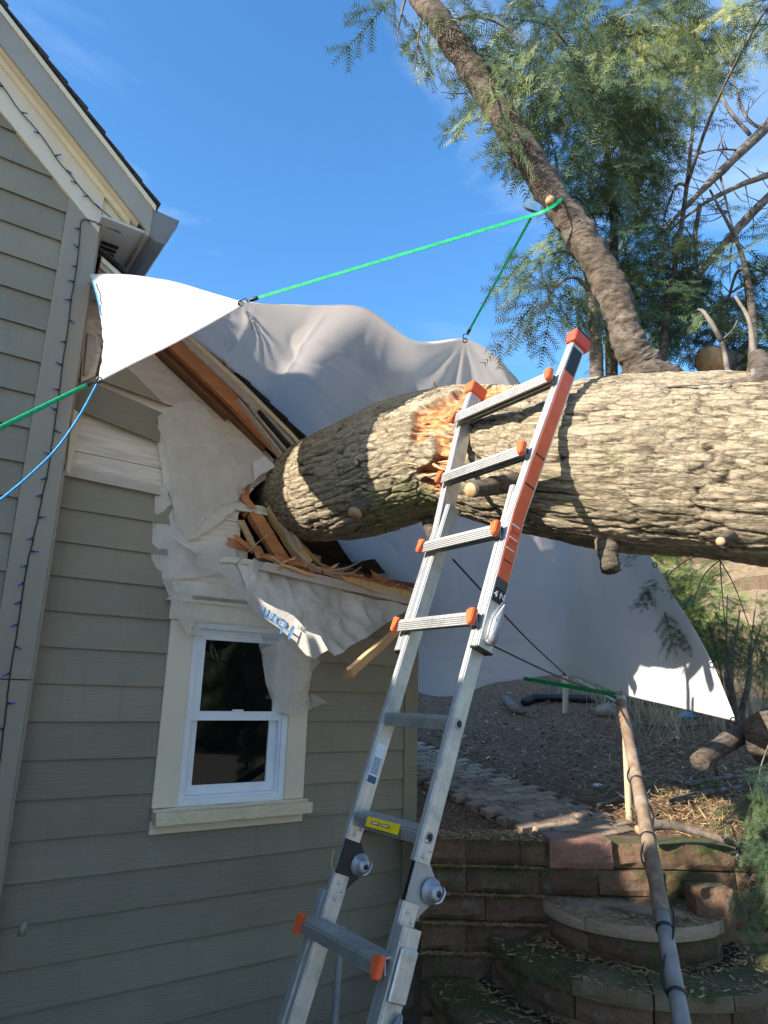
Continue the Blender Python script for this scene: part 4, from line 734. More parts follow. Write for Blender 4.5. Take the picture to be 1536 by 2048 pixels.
ss = np.repeat(np.linspace(0, 1, 260), 56); aa = np.tile(np.linspace(0, 2*np.pi, 56, endpoint=False), 260); rg = fbm(np.stack([np.cos(aa)*1.6, np.sin(aa)*1.6, ss*75], 1), 3, 5)
v = v+dl*(.010*rg+.008*fbm(v*34, 3, 9)+.010*fbm(v*9, 2, 6))[:, None]; mesh('limb', v, f, M['limb'], tree, True, True)
v, f = tube_vf([U(1101, 402, 2.43), U(1100, 400, 2.378), U(1100, 400, 2.377)], [.022, .017, .001], 14); mesh('cut_face', v, f, M['cut'], tree, True, True)
# burl where the limb leaves the trunk
bm = bmesh.new(); bmesh.ops.create_icosphere(bm, subdivisions=5, radius=1); co = np.array([v.co for v in bm.verts]); cc = U(1318, 758, 2.42); dd = .085*(1+.25*fbm(co*3, 4, 3)+.12*fbm(co*9, 3, 4)); co2 = cc+co*dd[:, None]*np.array([1.2, .8, .75])
for v_, p in zip(bm.verts, co2): v_.co = p
bmobj('burl', bm, M['limb'], tree, True, True)
# side limbs carrying the crown
limbs = [[U(1196, 830, 2.72), U(1190, 660, 2.85), U(1178, 560, 2.95), U(1160, 500, 3.0), U(1120, 420, 3.05)], [U(1226, 860, 2.9), U(1222, 600, 3.15), U(1228, 430, 3.3), U(1205, 250, 3.4), U(1180, 100, 3.45), U(1170, -60, 3.5)], [U(1320, 830, 2.66), U(1330, 650, 2.8), U(1345, 560, 2.95), U(1370, 400, 3.2), U(1390, 200, 3.4), U(1400, -20, 3.5)], [U(1500, 840, 2.55), U(1505, 640, 2.9), U(1480, 500, 3.2), U(1420, 380, 3.4)]]
lrad = [[.034, .028, .02, .015, .008], [.032, .028, .024, .02, .014, .008], [.02, .017, .014, .012, .009, .006], [.022, .018, .012, .006]]
for P, r in zip(limbs, lrad): branch('branch', P, r, tree, n=36, seg=10)
def fir_clump(spec, name, par, m, seed, sprs=SPR, scale=(.85, 1.35)):
    # spec: (x, y, Y, rx, ry, rY, n, tone); each clump hangs from a branchlet that starts on the nearest limb
    r = np.random.default_rng(seed); pos = []; dirs = []; sc = []; tn = []
    src = np.concatenate([LB[::6]]+[curve(P, 20) for P in limbs])
    for (x, y, Yd, rx, ry, rY, n, tone) in spec:
        c = U(x, y, Yd); s0 = src[np.argmin(np.linalg.norm(src-c-np.array([0, 0, .1]), axis=1))]
        BR = curve([s0, lerp(s0, c, .45)+np.array([0, 0, .08]), c, c+(c-s0)*.25+np.array([0, 0, -.12])], 14); branch('branchlet', [BR[0], BR[4], BR[8], BR[13]], [.011, .008, .005, .002], par, 'twig', 14, 6, .2)
        for _ in range(int(n*.5)):
            q = r.normal(size=3)*.55; q /= max(1, np.linalg.norm(q)); p = U(x+q[0]*rx, y+q[1]*ry, Yd+q[2]*rY); hd = (p-c)*np.array([1, 1, .3]); hd = hd/(np.linalg.norm(hd)+1e-6)
            pos.append(p); dirs.append(hd*.8+np.array([0, 0, -.75])+r.normal(size=3)*.35); sc.append(r.uniform(*scale)); tn.append(tone+.08)
    return foliage(name, sprs, pos, dirs, sc, m, par, seed, tn)
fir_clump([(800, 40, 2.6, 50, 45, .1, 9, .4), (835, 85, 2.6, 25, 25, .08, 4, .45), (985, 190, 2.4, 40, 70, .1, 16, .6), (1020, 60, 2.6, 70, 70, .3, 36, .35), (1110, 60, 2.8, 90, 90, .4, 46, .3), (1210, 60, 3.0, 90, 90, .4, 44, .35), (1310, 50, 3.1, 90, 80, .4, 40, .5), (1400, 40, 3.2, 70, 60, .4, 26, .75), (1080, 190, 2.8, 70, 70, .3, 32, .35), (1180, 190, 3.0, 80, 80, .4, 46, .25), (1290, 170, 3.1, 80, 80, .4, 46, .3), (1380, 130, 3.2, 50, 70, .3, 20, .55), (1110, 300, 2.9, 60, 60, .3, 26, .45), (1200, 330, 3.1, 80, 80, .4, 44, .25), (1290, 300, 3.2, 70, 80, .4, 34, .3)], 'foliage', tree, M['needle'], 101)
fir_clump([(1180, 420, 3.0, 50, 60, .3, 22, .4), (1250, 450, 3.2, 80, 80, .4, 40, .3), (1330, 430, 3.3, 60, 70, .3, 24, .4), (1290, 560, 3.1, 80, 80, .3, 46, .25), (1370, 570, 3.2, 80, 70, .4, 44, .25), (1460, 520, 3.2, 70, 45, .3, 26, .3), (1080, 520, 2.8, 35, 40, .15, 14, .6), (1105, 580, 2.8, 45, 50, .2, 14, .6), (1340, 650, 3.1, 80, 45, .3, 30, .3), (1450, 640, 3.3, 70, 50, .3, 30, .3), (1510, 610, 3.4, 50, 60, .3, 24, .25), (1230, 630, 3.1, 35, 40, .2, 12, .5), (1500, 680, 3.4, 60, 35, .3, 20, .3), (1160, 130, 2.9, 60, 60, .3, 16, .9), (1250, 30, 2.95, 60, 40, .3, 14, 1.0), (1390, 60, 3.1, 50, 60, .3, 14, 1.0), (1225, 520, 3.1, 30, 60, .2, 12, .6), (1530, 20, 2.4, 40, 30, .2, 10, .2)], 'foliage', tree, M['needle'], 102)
# thin upright sprouts and dead twigs on the trunk
for P, r0 in (([on_trunk(1458, 775)[0], U(1452, 720, 2.3), U(1443, 680, 2.3), U(1415, 632, 2.3)], .010), ([U(1443, 682, 2.3), U(1425, 650, 2.3), U(1408, 625, 2.32), U(1395, 618, 2.33)], .009), ([on_trunk(1510, 760)[0], U(1506, 700, 2.25), U(1498, 640, 2.25), U(1470, 592, 2.25)], .013), ([U(1250, 768, 2.3), U(1330, 773, 2.2), U(1420, 768, 2.12), U(1540, 758, 2.05)], .0035), ([U(1442, 682, 2.3), U(1465, 660, 2.3), U(1475, 640, 2.3)], .004), ([U(940, 185, 2.44), U(915, 187, 2.4), U(880, 184, 2.38)], .003), ([U(870, 60, 2.5), U(905, 40, 2.4), U(930, 50, 2.36)], .003), ([U(1075, 425, 2.43), U(1055, 418, 2.4), U(1045, 410, 2.4)], .006)):
    branch('dead_twig', P, [r0, r0*.9, r0*.75, r0*.4], tree, 'lichen', 16, 7, .25)

# ---------------------------------------------------------------- ladder
lad = empty('extension_ladder', (0, 0, 0), 'aluminium articulated ladder with orange rung ends leaning against the trunk', 'ladder')
LS = 1.08; SP = .295*LS; bq, tq = .9430767, 1.21811413; C0 = np.array([-.06580068, 1.96491546, -.61323428])*LS
ev = np.array([math.cos(bq), -math.sin(bq), 0]); md_ = np.array([math.sin(bq), math.cos(bq), 0]); dv_ = md_*math.cos(tq)+np.array([0, 0, math.sin(tq)]); bk = np.cross(dv_, ev)   # bk points to the back of the ladder
lad.rotation_mode = 'QUATERNION'; lm = Matrix([[ev[i], bk[i], dv_[i]] for i in range(3)]); lad.rotation_quaternion = lm.to_quaternion(); lad.location = tuple(C0+np.array([0, 0, CZ]))
k0 = -(CZ+C0[2])/(SP*dv_[2])-.0
def rail(name, pts, w, d, m, par=lad, y0=0, bev=.004):   # pts: list of (x centre, z); w wide, d deep, front face at y0
    bm = bmesh.new(); ring = []
    for x, z in pts: ring.append([bm.verts.new((x+sx*w/2, y0+yy, z)) for sx, yy in ((-1, 0), (1, 0), (1, d), (-1, d))])
    for a, b in zip(ring[:-1], ring[1:]):
        for i in range(4): bm.faces.new((a[i], a[(i+1) % 4], b[(i+1) % 4], b[i]))
    bm.faces.new(ring[0]); bm.faces.new(ring[-1])
    if bev: bmesh.ops.bevel(bm, geom=[e for e in bm.edges if abs((e.verts[0].co-e.verts[1].co).normalized().z) > .7], offset=bev, segments=2, affect='EDGES')
    return bmobj(name, bm, M[m], par)
wa, wb, wc, wd = .3372*LS/2, .3120*LS/2, .392*LS/2, .4677*LS/2
topz = {-1: 6.6*SP, 1: 6.62*SP}
for sg in (-1, 1):
    fl = .04 if sg > 0 else .004
    oz = [(sg*(wa+.014), 2.72*SP), (sg*(wa+.014), 4.25*SP), (sg*(wc+.012), 5.0*SP), (sg*(wd+.012), 6*SP), (sg*(wd+fl), topz[sg])]
    ur = rail('upper_rail', oz, .031, .066, 'alu'); rail('rail_groove', [(x+sg*.004, z) for x, z in oz], .004, .004, 'alu_d', ur, -.0015, 0)
    for z0, z1 in ((2.72, 2.735),): rail('rail_edge', [(sg*(wa+.014), z0*SP-.004), (sg*(wa+.014), z0*SP+.002)], .034, .069, 'black', ur, -.0012, 0)
    nx = sg*(wd+fl); cp = box('end_cap', (nx-.024, -.012, topz[sg]-.035), (nx+.024, .078, topz[sg]+.022), M['redrub'] if sg > 0 else M['orange'], lad, .01, 3)
    if sg > 0: box('cap_pad', (nx-.022, -.008, topz[sg]+.018), (nx+.022, .074, topz[sg]+.034), M['black'], lad, .008, 2)
    iz = [(sg*(wb+.0), .78*SP), (sg*wb, 4.62*SP)]
    ir = rail('inner_rail', iz, .024, .058, 'alu', lad, .004); rail('lower_rail', [(sg*(wa+.012), .30*SP), (sg*(wa+.012), -1*SP), (sg*(wa+.03), -2*SP), (sg*(wa+.075), k0*SP)], .031, .066, 'alu')
    rail('lower_stub', [(sg*wb, -.9*SP), (sg*wb, .47*SP)], .024, .058, 'alu', lad, .004)
    box('foot', (sg*(wa+.075)-.025, -.01, k0*SP-.005), (sg*(wa+.075)+.025, .085, k0*SP+.05), M['black'], lad, .008)
    if sg > 0:                               # coloured decal down the outside of the near rail
        def decal(name, z0, z1, m, y0=.008, y1=.058, par=ur):
            xs = lambda z: float(np.interp(z, [p[1] for p in oz], [p[0] for p in oz]))+.0165; zs = [z for z in [z0]+[p[1] for p in oz if z0 < p[1] < z1]+[z1]]
            V = []; [V.extend([(xs(z), y0, z), (xs(z), y1, z), (xs(z)+.0012, y1, z), (xs(z)+.0012, y0, z)]) for z in zs]; F = []
            for i in range(len(zs)-1): F += [(i*4+k, i*4+(k+1) % 4, i*4+4+(k+1) % 4, i*4+4+k) for k in range(4)]
            return mesh(name, V, F+[(0, 1, 2, 3), tuple(range(len(V)-1, len(V)-5, -1))], M[m], par)
        decal('decal', 3.48*SP, 6.12*SP, 'deco_r'); decal('decal', 6.12*SP+.001, 6.46*SP, 'black'); decal('decal', 3.22*SP, 3.48*SP-.001, 'black')
        xo = wa+.014+.0165+.0016
        for z in (4.98, 4.6): decal('decal_stripe', z*SP, z*SP+.006, 'black', .010, .056, ur).location.x = .0012
        for z in (3.68, 3.82, 3.95, 4.1): decal('decal_stripe', z*SP, z*SP+.004, 'paper' if z > 3.7 else 'black', .014, .05, ur).location.x = .0012
        for z in (3.9, 4.02): decal('decal_stripe', z*SP, z*SP+.012, 'redrub', .012, .052, ur).location.x = .0013
        text('decal_lettering', '4 N', .03, (xo, .034, 3.30*SP), (0, 1, 0), (0, 0, 1), 'white', ur, .0012)
        for z in np.arange(3.38, 3.46, .025): decal('decal_stripe', z*SP, z*SP+.0018, 'grey_print', .014, .052, ur).location.x = .0013
def rung(k, hw_, y0, ends, up_=True):
    z = k*SP; r = part('rung', lad); bm = bmesh.new()
    bm_box(bm, (-hw_, y0, z-.024), (hw_, y0+.005, z+.010)); bm_box(bm, (-hw_, y0+.0005, z+.0102), (hw_, y0+.062, z+.014)); bm_box(bm, (-hw_, y0+.057, z-.02), (hw_, y0+.062, z+.010)); bm_box(bm, (-hw_, y0+.024, z-.026), (hw_, y0+.028, z+.010))
    for i in range(5): bm_box(bm, (-hw_, y0-.003, z-.0225+i*.0065), (hw_, y0+.001, z-.0190+i*.0065))
    for i in range(8): bm_box(bm, (-hw_, y0+.004+i*.007, z+.013), (hw_, y0+.0075+i*.007, z+.0162))
    bmesh.ops.rotate(bm, cent=(0, y0+.02, z), matrix=Matrix.Rotation(R(20), 3, 'X'), verts=bm.verts[:])
    bmobj('tread', bm, M['alu'], r)
    if ends:
        for sg in (-1, 1):
            x0 = sg*hw_; b = bmesh.new(); pr = [(-.017, .014, .0), (.0, .014, 0), (.018, .021, .0), (.019, -.03, .0), (.002, -.037, .0), (-.004, -.013, 0)]
            a1 = [b.verts.new((x0+sg*px_, y0-.012, z+pz)) for px_, pz, _ in pr]; a2 = [b.verts.new((x0+sg*(px_*.9), y0+.012, z+pz)) for px_, pz, _ in pr]
            b.faces.new(a1); b.faces.new(a2[::-1])
            for i in range(6): b.faces.new((a1[i], a1[(i+1) % 6], a2[(i+1) % 6], a2[i]))
            bmesh.ops.bevel(b, geom=b.edges[:], offset=.003, segments=2, affect='EDGES'); bmobj('rung_bracket', b, M['orange'], r)
    return r
for k, hw_ in ((0, wa+.008), (3, wa+.006), (4, wa+.006), (5, wc), (6, wd)): rung(k, hw_, -.036, True)
ri = []
for k in (1, 2):
    r = rung(k, wb-.011, .008, False)
    v, f = tube_vf([(-wb+.01, .034, k*SP-.004), (wb-.01, .034, k*SP-.004)], .016, 16); mesh('rung_tube', v, f, M['alu'], r, True)
    for sg in (-1, 1):
        v, f = tube_vf([(sg*(wb+.0125)+.012*math.cos(a)*0, .034+.013*math.cos(a), k*SP-.004+.013*math.sin(a)) for a in np.linspace(0, 2*math.pi, 17)], .0028, 6, False); mesh('rung_collar', v, f, M['alu_d'], r, True)
        v, f = tube_vf([(sg*(wb+.0121), .034, k*SP-.004), (sg*(wb+.0127), .034, k*SP-.004)], .0115, 16); mesh('rung_socket', v, f, M['black'], r)
    ri.append(r)
st = box('sticker', (-.075, .0000, SP-.022), (.085, .0020, SP+.006), M['yellow'], ri[0])
for x in (-.03, .02): box('sticker_mark', (x-.02, -.0012, SP-.012), (x+.02, -.0001, SP-.004), M['black'], ri[0]); box('sticker_mark', (x-.015, -.0022, SP-.010), (x+.016, -.0013, SP-.006), M['white'], ri[0])
box('label', (-wb+.0125, .012, 1.32*SP), (-wb+.0135, .05, 1.72*SP), M['paper'], lad); 
for i in range(9): box('label_bar', (-wb+.0136, .016, 1.42*SP+i*.006), (-wb+.0142, .046, 1.42*SP+i*.006+.003), M['navy'], lad)
box('label_bar', (-wb+.0136, .014, 1.33*SP), (-wb+.0142, .048, 1.40*SP), M['navy'], lad)
for sg in (-1, 1):                           # hinges
    hg = part('hinge', lad); zc = .60*SP
    for dx in (-.006, .006): 
        b = bmesh.new(); pts = [(.012, .93*SP), (.060, 1.0*SP), (.062, .80*SP), (.095, .70*SP), (.108, .60*SP), (.095, .48*SP), (.062, .36*SP), (.058, .22*SP), (.012, .22*SP)]
        a1 = [b.verts.new((sg*wb+dx-.002, y, z)) for y, z in pts]; a2 = [b.verts.new((sg*wb+dx+.002, y, z)) for y, z in pts]; b.faces.new(a1); b.faces.new(a2[::-1])
        for i in range(len(pts)): b.faces.new((a1[i], a1[(i+1) % len(pts)], a2[(i+1) % len(pts)], a2[i]))
        bmobj('hinge_plate', b, M['alu_d'] if dx*sg > 0 else M['black'], hg)
    xo = sg*(wb+.012) if sg > 0 else sg*wb+.008; s2 = 1
    v, f = tube_vf([(xo, .085, zc), (xo+s2*.006, .085, zc), (xo+s2*.009, .085, zc), (xo+s2*.026, .085, zc), (xo+s2*.033, .085, zc), (xo+s2*.035, .085, zc)], [.034, .034, .021, .022, .018, .010], 12); mesh('lock_knob', v, f, M['alu_d'], hg, True)
    v, f = tube_vf([(xo+.034, .085, zc), (xo+.037, .085, zc)], .008, 14); mesh('knob_centre', v, f, M['black'], hg, True)
    v, f = tube_vf(curve([(xo+.022, .108, zc+.018), (xo+.036, .104, zc+.008), (xo+.038, .096, zc-.014), (xo+.028, .086, zc-.025)], 12), .003, 6); mesh('knob_lever', v, f, M['alu'], hg, True)
    for yy, zz in ((.022, .86), (.045, .80), (.026, .74), (.022, .40), (.042, .34), (.026, .26)):
        z_ = zz*SP+(.03 if zz > .6 else 0); x_ = sg*wb+(.012 if sg > 0 else .012); v, f = tube_vf([(x_, yy+.004, z_), (x_+.003, yy+.004, z_), (x_+.005, yy+.004, z_)], [.006, .005, .002], 10); mesh('rivet', v, f, M['alu'], hg, True)
def jlock(z, sg, ln):                        # pressed-metal lock on the outside of the rail
    b = bmesh.new(); x = sg*(wa+.03); pts = [(.012, z-.02), (.05, z-.03), (.062, z-.012), (.062, z+ln*.85), (.05, z+ln), (.014, z+ln*.45)]
    a1 = [b.verts.new((x, y, q)) for y, q in pts]; a2 = [b.verts.new((x+sg*.022, y*.9+.004, q*1)) for y, q in pts]; b.faces.new(a1); b.faces.new(a2[::-1])
    for i in range(6): b.faces.new((a1[i], a1[(i+1) % 6], a2[(i+1) % 6], a2[i]))
    bmesh.ops.bevel(b, geom=b.edges[:], offset=.007, segments=3, affect='EDGES'); lk = bmobj('lock_cover', b, M['alu_d'], lad, True)
    for yy, zz in ((.03, z+.01), (.028, z+ln*.4)): v, f = tube_vf([(x+sg*.021, yy, zz), (x+sg*.025, yy, zz)], .004, 8); mesh('rivet', v, f, M['alu'], lk)
jlock(2.86*SP, 1, .13); jlock(-.72*SP, 1, .15); jlock(-.72*SP, -1, .13)
b = [(wa+.03, .012, -.30*SP), (wa+.03, .06, -.30*SP)]; box('lock_housing', (wa+.0285, .004, -.22*SP), (wa+.040, .062, .16*SP), M['alu'], lad, .004)

# ---------------------------------------------------------------- retaining wall and semicircular steps
def block(name, lo, hi, m, par, rough=.012, seed=0, fn=None, grid=(5, 4)):
    # split-faced block: rough front (low y), plain sides; fn bends it
    nx, nz = grid; V = []; F = []
    for k in range(nz):
        for i in range(nx): V.append([lo[0]+(hi[0]-lo[0])*i/(nx-1), lo[1], lo[2]+(hi[2]-lo[2])*k/(nz-1)])
    V = np.array(V); nn_ = fbm(V*13+seed*3.1, 3, seed); ed = ((np.arange(len(V)) % nx == 0) | (np.arange(len(V)) % nx == nx-1) | (np.arange(len(V)) < nx) | (np.arange(len(V)) >= nx*(nz-1)))
    V[:, 1] += nn_*rough+np.where(ed, rough*.9, 0); V[:, 2] += np.where(ed, 0, nn_*rough*.4); nf = len(V)
    B = [[lo[0], hi[1], lo[2]], [hi[0], hi[1], lo[2]], [hi[0], hi[1], hi[2]], [lo[0], hi[1], hi[2]]]; V = np.vstack([V, B])
    for k in range(nz-1):
        for i in range(nx-1): a = k*nx+i; F.append((a, a+1, a+nx+1, a+nx))
    bt = list(range(nx)); tp = [nx*(nz-1)+i for i in range(nx)]; F += [tuple(bt[::-1]+[nf, nf+1]), tuple(tp+[nf+2, nf+3]), tuple([k*nx for k in range(nz)]+[nf+3, nf]), tuple([k*nx+nx-1 for k in range(nz-1, -1, -1)]+[nf+1, nf+2]), (nf, nf+3, nf+2, nf+1)]
    if fn is not None: V = fn(V)
    return mesh(name, V, F, M[m], par)
rw = empty('retaining_wall', (1.3, YW, 0), 'mossy stacked-block retaining wall below the terrace with one clean red block', 'wall'); rw.location = (0, 0, 0)
BH = .138; sd_ = 0
tops = [(.27, .52), (.52, .84), (.845, 1.0), (1.003, 1.36), (1.363, 1.80), (1.803, 2.2), (2.203, 2.6), (2.603, 3.0), (3.003, 3.4)]
for c in range(8):
    z1 = ZT-c*BH; z0 = z1-BH+.004; yf = YW-c*.03; x = .27-.0*c; lst = tops if c == 0 else []
    if c:
        x = .27-(c % 2)*.14
        while x < 3.5: w = rnd.uniform(.33, .42); lst.append((x, x+w-.005)); x += w
    for a, b in lst:
        a = max(a, .27); sd_ += 1
        if b-a < .05: continue
        red = c == 0 and 1.0 < a < 1.3
        dy = rnd.uniform(-.012, .012)-(.035 if red else 0)+(.02 if c == 0 and .8 < a < 1.0 else 0)
        block('block', (a, yf+dy, z0+rnd.uniform(0, .004)), (b, yf+.26, z1+rnd.uniform(-.006, .004)+(.018 if red else 0)), 'redblock' if red else 'block', rw, .026, sd_, grid=(7, 5))
def arc_block(par, cx, cy, r0, r1, a0, a1, z0, z1, m, name='block', rough=.013, seed=0, grid=(6, 4)):
    w = (a1-a0)*r1
    def fn(V):
        a = a0+(V[:, 0]/w)*(a1-a0); r = r1-V[:, 1]; return np.stack([cx+np.cos(a)*r, cy-np.sin(a)*r, V[:, 2]], 1)
    return block(name, (0, 0, z0), (w, r1-r0, z1), m, par, rough, seed, fn, grid)
for n_, (r, zr, lab, caps) in enumerate(((.50, -1.085, 'smallest top semicircular block step with a pale worn slab', 'stepcap'), (.82, -1.265, 'middle semicircular block step with a green mossy top', 'mosscap'), (1.15, -1.46, 'lowest and widest semicircular step half buried in litter', 'mosscap'))):
    st_ = empty('curved_step', (0, 0, 0), lab, 'step'); cx, cy = 1.44, YW-.02; z1 = zr+CZ; rows = 2 if n_ < 2 else 3; zz = z1-.065
    ncap = max(4, int(math.pi*r/.36)); da = math.pi/ncap
    for i in range(ncap): arc_block(st_, cx, cy, r-.27 if n_ else .26, r+rnd.uniform(-.008, .008), i*da+.006, (i+1)*da-.006, zz+.003, z1+rnd.uniform(-.005, .004), caps, 'cap_stone', .008, 50+i+n_*20)
    for rw_ in range(rows):
        off = rnd.uniform(0, .2)
        for i in range(ncap): a = (i+(rw_ % 2)*.45)*da+.0; arc_block(st_, cx, cy, r-.22, r-.025+rnd.uniform(-.01, .008), max(.0, a)+.006, min(math.pi+.1, a+da)-.006, zz-.105, zz-.001, 'block', 'block', .014, 80+i+n_*30+rw_*11)
        zz -= .106
    if n_ == 0:
        v, f = tube_vf([(cx, cy-.02, z1-.05), (cx, cy-.02, z1-.004)], .27, 24); mesh('centre_slab', v, f, M['stepcap'], st_)
    else: v, f = tube_vf([(cx, cy, z1-.3), (cx, cy, z1-.012)], r-.2, 32); mesh('fill', v, f, M['soil'], st_)
cs = empty('capping_stone', (0, 0, 0), 'loose upright stone block leaning beside the top step', 'stone'); pc = U(1425, 1812, 4.05)
block('stone_body', (pc[0]-.10, pc[1]-.06, pc[2]-.15), (pc[0]+.10, pc[1]+.1, pc[2]+.09), 'block', cs, .03, 7)

# ---------------------------------------------------------------- brick path on the terrace
path = mesh('path', [(1.05, YW+.27, zt(1.05, YW+.27)+.012), (1.75, YW+.27, zt(1.7, YW+.27)+.012), (.2, 7.4, zt(.2, 7.4)+.012), (-.6, 7.4, zt(-.6, 7.4)+.012)], [(0, 1, 2, 3)], M['soil']); tag(path, kind='structure')
pd = np.array([-.52, .854]); pn = np.array([.854, .52]); o0 = np.array([1.32, YW+.22]); pmesh = {}
for i in range(42):
    for j in range(8):
        u = i*.083; v_ = -.22+j*.163+(i % 2)*.08; 
        if v_ > .42: continue
        c = o0+pd*u+pn*v_
        if c[1] < YW+.20: continue
        z = float(zt(*c))+.02+rnd.uniform(-.004, .004); key = (i*3+j) % 6
        if key not in pmesh:
            bm = bmesh.new(); bm_box(bm, (-.0785, -.0385, -.03), (.0785, .0385, .012)); bmesh.ops.bevel(bm, geom=[e for e in bm.edges if min(v.co.z for v in e.verts) > 0], offset=.005, segments=1, affect='EDGES'); bmesh.ops.recalc_face_normals(bm, faces=bm.faces); me = bpy.data.meshes.new('paver'); bm.to_mesh(me); bm.free(); me.materials.append(M['paver']); pmesh[key] = me
        o = bpy.data.objects.new('paver', pmesh[key]); C.objects.link(o); o.parent = path; o.location = (c[0], c[1], z); slope_ = (float(zt(c[0], c[1]+.05))-float(zt(c[0], c[1]-.05)))/.1; nv = Vector((rnd.uniform(-.012, .012), -slope_+rnd.uniform(-.012, .012), 1)).normalized(); xv = Vector((pn[0], pn[1], 0)); xv = (xv-nv*xv.dot(nv)).normalized(); yv = nv.cross(xv); o.rotation_euler = Matrix([[xv[i_], yv[i_], nv[i_]] for i_ in range(3)]).to_euler()

# ---------------------------------------------------------------- litter
def flakes(name, pts, ln, wd, m, seed, tone=(0, 1), lab=None, cat=None, flat=.25):
    r = np.random.default_rng(seed); n = len(pts); a = r.uniform(0, 2*np.pi, n); d = np.stack([np.cos(a), np.sin(a), r.normal(size=n)*flat], 1); s_ = np.stack([-np.sin(a), np.cos(a), r.normal(size=n)*flat], 1)
    l = r.uniform(*ln, n)[:, None]; w = r.uniform(*wd, n)[:, None]; V = np.stack([pts-d*l-s_*w*.6, pts+d*l-s_*w, pts+d*l*.8+s_*w, pts-d*l+s_*w*.8], 1).reshape(-1, 3); F = np.arange(n*4).reshape(-1, 4); A = np.repeat(r.uniform(*tone, n), 4)
    return tag(bigmesh(name, V, F, m, attrs={'rnd': A}), lab, cat, kind='stuff')
n = 9000; x = rng.uniform(.15, 6, n); y = YW+.3+rng.gamma(2.0, 1.3, n); z = zt(x, y)+.02+rng.uniform(0, .02, n)
flakes('bark_chips', np.stack([x, y, z], 1), (.008, .03), (.003, .011), M['chip'], 1, (0, 1), 'brown bark chips strewn over the shaded terrace', 'bark chips')
n = 7000; x = rng.uniform(1.5, 4.2, n); y = YW+.22+rng.gamma(1.6, .6, n); keep = (x > 1.75+.25*rng.normal(size=n)+.3*(y-YW-.5)*0); x, y = x[keep], y[keep]; z = zt(x, y)+.02+rng.uniform(0, .045, len(x))
flakes('dry_needle_litter', np.stack([x, y, z], 1), (.015, .06), (.0012, .003), M['straw'], 2, (0, 1), 'tan dry needles and twigs covering the sunny terrace edge', 'needle litter', flat=.3)
pts = []
for _ in range(5200):
    k = rnd.random()
    if k < .45: c = rnd.randrange(1, 5); pts.append((rnd.uniform(.27, .95), YW-c*.03+rnd.uniform(-.0, .03)-.012, ZT-c*BH+.006))
    elif k < .6: pts.append((rnd.uniform(.3, 1.0), YW+rnd.uniform(-.02, .3), ZT+.006))
    else:
        a = rnd.uniform(.1, math.pi-.1); n_ = rnd.choice([0, 1, 1, 2, 2]); rr_ = (.50, .82, 1.15)[n_]-abs(rnd.gauss(0, .09))-(.22 if n_ and rnd.random() < .6 else 0); pts.append((1.44+math.cos(a)*rr_, YW-.02-math.sin(a)*rr_, CZ+(-1.085, -1.265, -1.46)[n_]+.006))
flakes('step_litter', np.array(pts), (.006, .026), (.001, .007), M['straw'], 3, (0, .7), 'fallen needles caught along the block ledges and steps', 'needle litter', flat=.15)
n = 2500; x = rng.uniform(-.6, 3, n); y = rng.uniform(2.4, 4.5, n); flakes('ground_litter', np.stack([x, y, 0*x+.008], 1), (.01, .04), (.002, .008), M['chip'], 4, (.2, 1), 'twigs and leaf litter on the dark lower ground', 'leaf litter')
def terr(x, y):                              # point of the terrace seen at a pixel
    r = ray(x, y); Y = 5.
    for _ in range(30): p = EYE+r*(Y/r[1]); Y = Y+np.clip((p[2]-float(zt(p[0], p[1])))*1.5, -.6, .6) if True else Y
    return EYE+r*(Y/r[1])
def tufts(name, cs, m, seed, n=60, h=.09, lab=None, cat=None, spread=.09):
    r = np.random.default_rng(seed); V = []; A = []
    for c in cs:
        for _ in range(n): b = c+np.r_[r.normal(size=2)*spread, 0]; d = np.r_[r.normal(size=2)*.5, 1]; d /= np.linalg.norm(d); l = h*r.uniform(.5, 1.3); s_ = np.cross(d, r.normal(size=3)); s_ /= np.linalg.norm(s_); V += [b+s_*.002, b-s_*.002, b+d*l]; A += [r.uniform(0, 1)]*3
    return tag(bigmesh(name, np.array(V), np.arange(len(V)).reshape(-1, 3), m, attrs={'rnd': np.array(A)}), lab, cat, kind='stuff')
tufts('grass_tufts', [terr(1325, 1585), terr(1405, 1590), terr(1440, 1620), terr(1360, 1600), terr(1145, 1500), terr(1010, 1470), terr(965, 1480)], M['grass'], 5, 50, .07, 'small green grass tufts among the terrace litter', 'grass')
bp = [np.array([x, y, float(zt(x, y))]) for x, y in [(rng.uniform(2.6, 9), rng.uniform(6.8, 9.5)) for _ in range(260)]]
tufts('dry_reeds', bp, M['dry'], 6, 16, 1.5, 'tall pale dry reeds on the slope behind the trunk', 'reeds', .12)

# ---------------------------------------------------------------- poles, cords, hose and loose pieces
def thing_tube(name, P, r, m, lab, cat, part_name='shaft', seg=12, group=None, n=30):
    e = empty(name, tuple(P[0]), lab, cat, group); tube(part_name, curve(P, n), np.interp(np.linspace(0, 1, n), np.linspace(0, 1, len(np.atleast_1d(r))), np.atleast_1d(r)), M[m], e, seg, world=True); return e
gb = terr(1259, 1643); stk = thing_tube('stake', [gb+np.array([0, 0, -.05]), lerp(gb, U(1247, 1396, gb[1]), .5), U(1247, 1396, gb[1])], [.024, .022, .021], 'pale', 'pale upright wooden stake on the terrace holding the tarp edge', 'stake')
tp_ = U(1241, 1400, 4.38); bt_ = U(1364, 2048, 2.65); dr = (bt_-tp_)/np.linalg.norm(bt_-tp_); Lp = np.linalg.norm(bt_-tp_); lp_ = empty('leaning_pole', tuple(tp_), 'long weathered pole, brown above and grey below, leaning at the steps', 'pole')
PP = lambda t: tp_+dr*Lp*t+np.array([.0, 0, .05])*math.sin(min(1, t)*math.pi)
